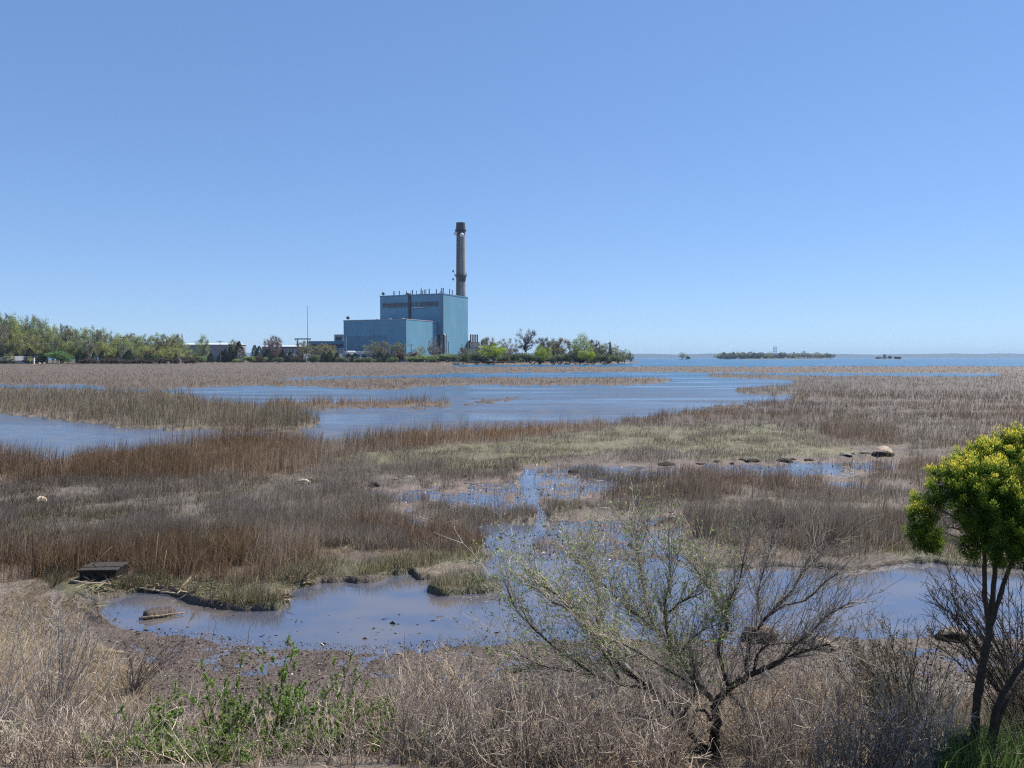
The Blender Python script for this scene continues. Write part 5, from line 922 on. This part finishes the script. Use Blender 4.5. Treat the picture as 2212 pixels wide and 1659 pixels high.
shrub("leafy_shrub", "slim leafy green shrub, leftmost of the upright leafy ones", (352, 1690), 7.2, [(344, 1512, 0), (352, 1540, .1), (381, 1492, .2), (395, 1530, 0), (330, 1560, 0), (366, 1580, .2)] + fan(310, 410, 1530, 1640, 14), .006, (.10, .09, .05), 1, .12, (0, 0, .9), 0, LF(1700), GS)
shrub("leafy_shrub", "bushy leafy green shrub with three tall spires", (480, 1700), 7.2, [(434, 1424, .1), (440, 1460, 0), (452, 1520, .2), (484, 1476, .1), (500, 1510, 0), (523, 1418, .2), (528, 1470, .1), (510, 1560, 0), (465, 1570, .2), (548, 1540, .1)] + fan(405, 560, 1500, 1640, 22), .006, (.10, .09, .05), 1, .13, (0, 0, .9), 0, LF(3400), GS)
shrub("leafy_shrub", "tallest leafy green shrub reaching over the pool edge", (596, 1700), 7.15, [(570, 1392, .1), (585, 1420, 0), (600, 1450, .2), (625, 1366, .1), (632, 1410, 0), (645, 1400, .2), (610, 1500, .1), (664, 1492, 0), (580, 1520, 0)] + fan(540, 690, 1480, 1640, 22), .006, (.09, .08, .05), 1, .13, (.1, 0, .9), 0, LF(3200), GS)
shrub("leafy_shrub", "loose leafy shrub leaning right with thin dark stems", (716, 1700), 7.2, [(719, 1426, .1), (700, 1490, 0), (762, 1410, .2), (768, 1450, .1), (801, 1476, .1), (790, 1530, 0), (690, 1560, .1), (742, 1520, .2)] + fan(670, 840, 1500, 1640, 20), .006, (.085, .075, .05), 1, .12, (.2, 0, .9), 0, LF(2400), GS)
shrub("leafy_shrub", "wispy leafy green shrub filling the gap between the tallest one and the loose one", (668, 1705), 7.0, fan(610, 735, 1470, 1620, 18), .006, (.10, .09, .05), 1, .13, (0, 0, .9), 0, LF(1700), GS)
shrub("leafy_shrub", "low spreading leafy green shrub along the bottom edge under the taller ones", (430, 1760), 6.5, fan(180, 660, 1570, 1655, 34), .006, (.10, .09, .05), 1, .13, (0, 0, .8), 0, LF(2300), GS)
shrub("leafy_shrub", "thin leafy green shrub rising between the low bottom left one and the slim one", (285, 1705), 7.1, fan(235, 335, 1540, 1640, 14), .006, (.10, .09, .05), 1, .12, (0, 0, .9), 0, LF(1000), GS)
shrub("leafy_shrub", "sparse leafy shrub right of the loose leaning one", (830, 1705), 7.2, fan(790, 880, 1500, 1630, 12), .006, (.10, .09, .05), 1, .12, (0, 0, .9), 0, LF(800), GS)
shrub("leafy_shrub", "low bright green leafy shrub at the bottom left edge of the frame", (215, 1720), 7.1, fan(165, 280, 1600, 1650, 14), .006, (.10, .09, .05), 1, .12, (0, 0, .6), 0, LF(1700), GS)
shrub("leafy_shrub", "green sprig rising in the bottom left corner", (12, 1700), 7.3, fan(-10, 45, 1575, 1640, 9), .006, (.10, .09, .05), 1, .12, (0, 0, .6), 0, LF(900), GS)
shrub("leafy_shrub", "low leafy sprouts among bare brush left of the bare tree", (900, 1710), 7.2, fan(840, 980, 1570, 1640, 10), .005, (.10, .09, .05), 1, .12, (0, 0, .6), 0, LF(1300), GS)
shrub("leafy_shrub", "sparse leafy sprouts below the small cream boulder", (1070, 1700), 7.2, fan(1030, 1130, 1560, 1640, 8), .005, (.10, .09, .05), 1, .12, (0, 0, .6), 0, LF(1000), GS)
shrub("briar_stem", "single dark leaning cane left of the upright leafy shrubs", (268, 1640), 7.6, [(326, 1478, 0)], .007, (.05, .05, .035), 1, .05, (0, 0, .6), 0, (60, .02, .01, FRESH, .2))
GR = (.42, .37, .32)
shrub("bare_grey_shrub", "large silvery grey bare shrub fanning over the straw at the left", (118, 1585), 8.6, fan(20, 215, 1270, 1400, 34, .5) + fan(180, 262, 1310, 1480, 14, .4), .007, GR, 2, .28, (.15, 0, .8), 1)
shrub("bare_grey_shrub", "second grey bare shrub cut by the left edge of the frame", (10, 1640), 8., fan(-70, 90, 1330, 1520, 24, .4), .006, GR, 2, .26, (.1, 0, .8), 1)
shrub("bare_grey_shrub", "small grey bare shrub standing on the mud beside the leafy stems", (282, 1492), 11., fan(270, 330, 1385, 1440, 10, .2) + fan(330, 405, 1385, 1430, 8, .2), .007, (.21, .18, .16), 2, .22, (.2, 0, .8), 1)
BB = (.48, .40, .315); GBb = "bare brush along the near bank"
for D_, Y_, w_, top_, lb in ((760, 7.6, 90, 1500, "bare tan brush behind the loose leafy shrub"), (865, 7.9, 80, 1440, "bare brush just left of the middle of the near bank"), (955, 8.0, 95, 1385, "tall bare brush with forked pale twigs in front of the mud"), (1040, 7.7, 80, 1470, "bare brush left of the small cream boulder"), (1130, 7.8, 80, 1430, "dark stemmed bare brush left of the bare tree"), (1220, 7.5, 90, 1490, "bare brush under the left limbs of the bare tree"), (1340, 7.6, 100, 1520, "tangled bare brush around the low limbs of the bare tree"), (1450, 7.9, 80, 1500, "bare brush behind the trunk of the bare tree"), (1620, 7.8, 90, 1450, "pale bare brush just right of the bare tree trunk"), (1700, 8.2, 100, 1400, "wide pale bare brush below the pale tan boulder"), (1780, 7.6, 90, 1450, "tan bare brush between the bare tree and the green tinged shrub")):
    shrub("bare_brush", lb, (D_, 1690), Y_, fan(D_ - w_, D_ + w_, top_, top_ + 150, 30, .6), .007, BB, 3, .24, (0, 0, .6), 1, (120, .02, .01, FRESH, .5) if D_ % 20 else None, GBb, None, .1, .12)
shrub("green_tinged_shrub", "dense dark shrub with greenish twigs fanning up left of the golden tree", (1965, 1650), 7.5, fan(1800, 1960, 1340, 1480, 26, .4) + fan(1900, 2080, 1330, 1480, 18, .4) + fan(1780, 1860, 1400, 1560, 10, .3), .007, (.105, .09, .06), 2, .26, (-.15, 0, .8), 1, (3200, .022, .010, [(.075, .095, .035), (.10, .12, .04), (.055, .075, .03)], .35))
shrub("bare_dark_shrub", "bare dark shrub arching left behind the golden tree trunk", (2235, 1480), 8.2, fan(1985, 2070, 1200, 1330, 20, .3) + fan(2060, 2140, 1210, 1300, 12, .3) + fan(1985, 2060, 1290, 1390, 8, .3) + fan(2150, 2280, 1200, 1320, 9, .3), .009, (.085, .07, .06), 3, .24, (-.35, 0, .5), 1, (160, .02, .01, OLIVE, .5), None, None, .12, .1)
shrub("bare_dark_shrub", "brown twiggy brush at the right edge behind the second golden tree trunk", (2220, 1660), 7.6, fan(2150, 2280, 1420, 1560, 22, .4), .006, (.15, .115, .09), 2, .2, (0, 0, .7), 1, (300, .02, .01, OLIVE, .4))
# --- things at the foot of the golden tree, ribbon
rock(2068, 1628, 52, 24, "cream stone beside the foot of the golden tree trunk", (.62, .54, .40), -.5, 9, bank(np.array([6.5 * .6]), np.array([7.1]))[0] - .02)
st_ = at(2075, 1650, 6.75); sb = thing("tree_stump", "rotten black stump at the foot of the golden tree", "stump", (st_.x, 6.75, bank(np.array([st_.x]), np.array([6.75]))[0] - .05))
mb = MB(); zz_ = np.linspace(0, .22, 6); mb.tube([(rf.normal() * .01, rf.normal() * .01, z) for z in zz_], [.14, .115, .1, .095, .09, .085], 14, (.035, .028, .022), True, .35, rf); mb.build("trunk", M_bark, sb)
mb = MB(); mb.tube([(.01, 0, .221), (0, 0, .245)], [.07, .04], 10, (.06, .045, .03), True, .4, rf); mb.build("cut_face", M_bark, sb)
for a_ in (0.4, 2.3, 4.0): mb = MB(); mb.tube([(.08 * math.cos(a_), .08 * math.sin(a_), .06), (.17 * math.cos(a_), .17 * math.sin(a_), .02), (.25 * math.cos(a_), .25 * math.sin(a_), -.02)], [.04, .03, .015], 7, (.04, .03, .025), True, .3, rf); mb.build("root", M_bark, sb)
rbp = at(1318, 1618, 7.15); V, Q = diamonds(rf.normal(size=(26, 3)) * np.array([.035, .02, .018]), rf.normal(size=(26, 3)), .045, .022, rf)
o = mk("pink_ribbon", V, Q, None, np.repeat(pick([(.75, .28, .25), (.8, .38, .34)], 26, rf, .1), 4, 0), M_leaf); o.location = rbp; tag(o, "small crumpled pink ribbon caught in the brush below the bare tree", "ribbon")
# --- thicket of bare upright twigs along the bottom: a mass no one could count
tw = Twigs(); n = 5600; Yb = 6.1 + 4.6 * rf.random(n) ** 1.5; X = rf.uniform(-.74, .74, n) * Yb
TP = [(.43, .36, .29), (.34, .28, .22), (.54, .46, .37), (.25, .205, .165), (.17, .14, .115)]
dxp = CX + F * X / Yb; keepn = fbm(X * .7, Yb * .7, 181) + .3 * rf.random(n) > .56
for i in range(n):
    w_ = 1. if dxp[i] > 780 else (.95 if dxp[i] < 330 else (.5 if Yb[i] > 7.6 else .9))
    if (not keepn[i] and Yb[i] > 7.2) or rf.random() > w_ or (300 < dxp[i] < 840 and Yb[i] < 7.9 and rf.random() < (.93 if Yb[i] > 6.75 else .45)) or (dxp[i] > 2050 and Yb[i] < 7.7) or (abs(dxp[i] - 1545) < 75 and Yb[i] < 7.5) or (Yb[i] > 9.9 and dxp[i] > 330): continue
    z0 = bank(X[i:i + 1], Yb[i:i + 1])[0]; p = Vector((X[i], Yb[i], z0 - .03)); hgt = rf.uniform(.25, .85) * (1.05 if dxp[i] > 780 else .7) * (1 - .35 * (Yb[i] > 9)); d = Vector((rf.normal() * .35, rf.normal() * .3, 1)).normalized(); P = [p]
    for j in range(6): d = (d + Vector(list(rf.normal(size=3))) * .13).normalized(); P.append(P[-1] + d * hgt / 6)
    c = TP[int(rf.integers(0, 5))]; ff = rf.uniform(.8, 1.6) * (.72 if dxp[i] > 1660 and rf.random() < .7 else 1.); c = tuple(v * ff for v in c); tw.line(P, rf.uniform(.003, .0062), .0018, c); tw.spray(P[1:], .0022, hgt * .35, (0, 0, .5), c, rf, 1, 1 if rf.random() < .5 else 0, 0, .6)
o = tw.build("brush_thicket", None); tag(o, kind='stuff')
# --- fallen twig tangle over the bank and curled straw
tw = Twigs(); n = 5200
X = rf.uniform(-.78, .78, n); Yb = rf.uniform(6.8, 10.6, n); X = X * Yb; Zb = bank(X, Yb); TG = [(.25, .20, .155), (.19, .15, .12), (.33, .27, .20), (.13, .105, .085), (.40, .33, .24)]
kk = fbm(X * .8, Yb * .8, 171) + .25 * rf.random(n)
for i in range(n):
    if kk[i] < .5 or (Yb[i] > 9.3 and rf.random() < .6): continue
    d = Vector((rf.normal(), rf.normal() * .6, abs(rf.normal()) * .9 + .12)).normalized(); p = Vector((X[i], Yb[i], Zb[i] - .02)); l = rf.uniform(.15, .7); P = [p]
    for j in range(5): d = (d + Vector(list(rf.normal(size=3))) * .2 + Vector((0, 0, -.10))).normalized(); P.append(P[-1] + d * l / 5)
    c = TG[int(rf.integers(0, 5))]; ff = rf.uniform(.9, 1.5); tw.line(P, rf.uniform(.002, .0042), .0014, tuple(v * ff for v in c))
o = tw.build("fallen_twigs", None); tag(o, kind='stuff')
tw = Twigs()
for i in range(60):
    b0 = at(rf.uniform(1660, 1850), rf.uniform(1605, 1660), 7.2 + rf.uniform(-.2, .2)); a_ = rf.uniform(0, 6.28); ff = rf.uniform(.7, 1.15); rr = rf.uniform(.06, .16)
    tw.line([b0 + Vector((rr * math.cos(a_ + t) - rr * math.cos(a_), .3 * rr * math.sin(t * 1.3), rr * math.sin(a_ + t) * .8 - rr * .8 * math.sin(a_))) for t in np.linspace(0, 2.6, 8)], .006, .003, tuple(v * ff for v in (.60, .50, .36)))
o = tw.build("curled_straw", None); tag(o, kind='stuff')
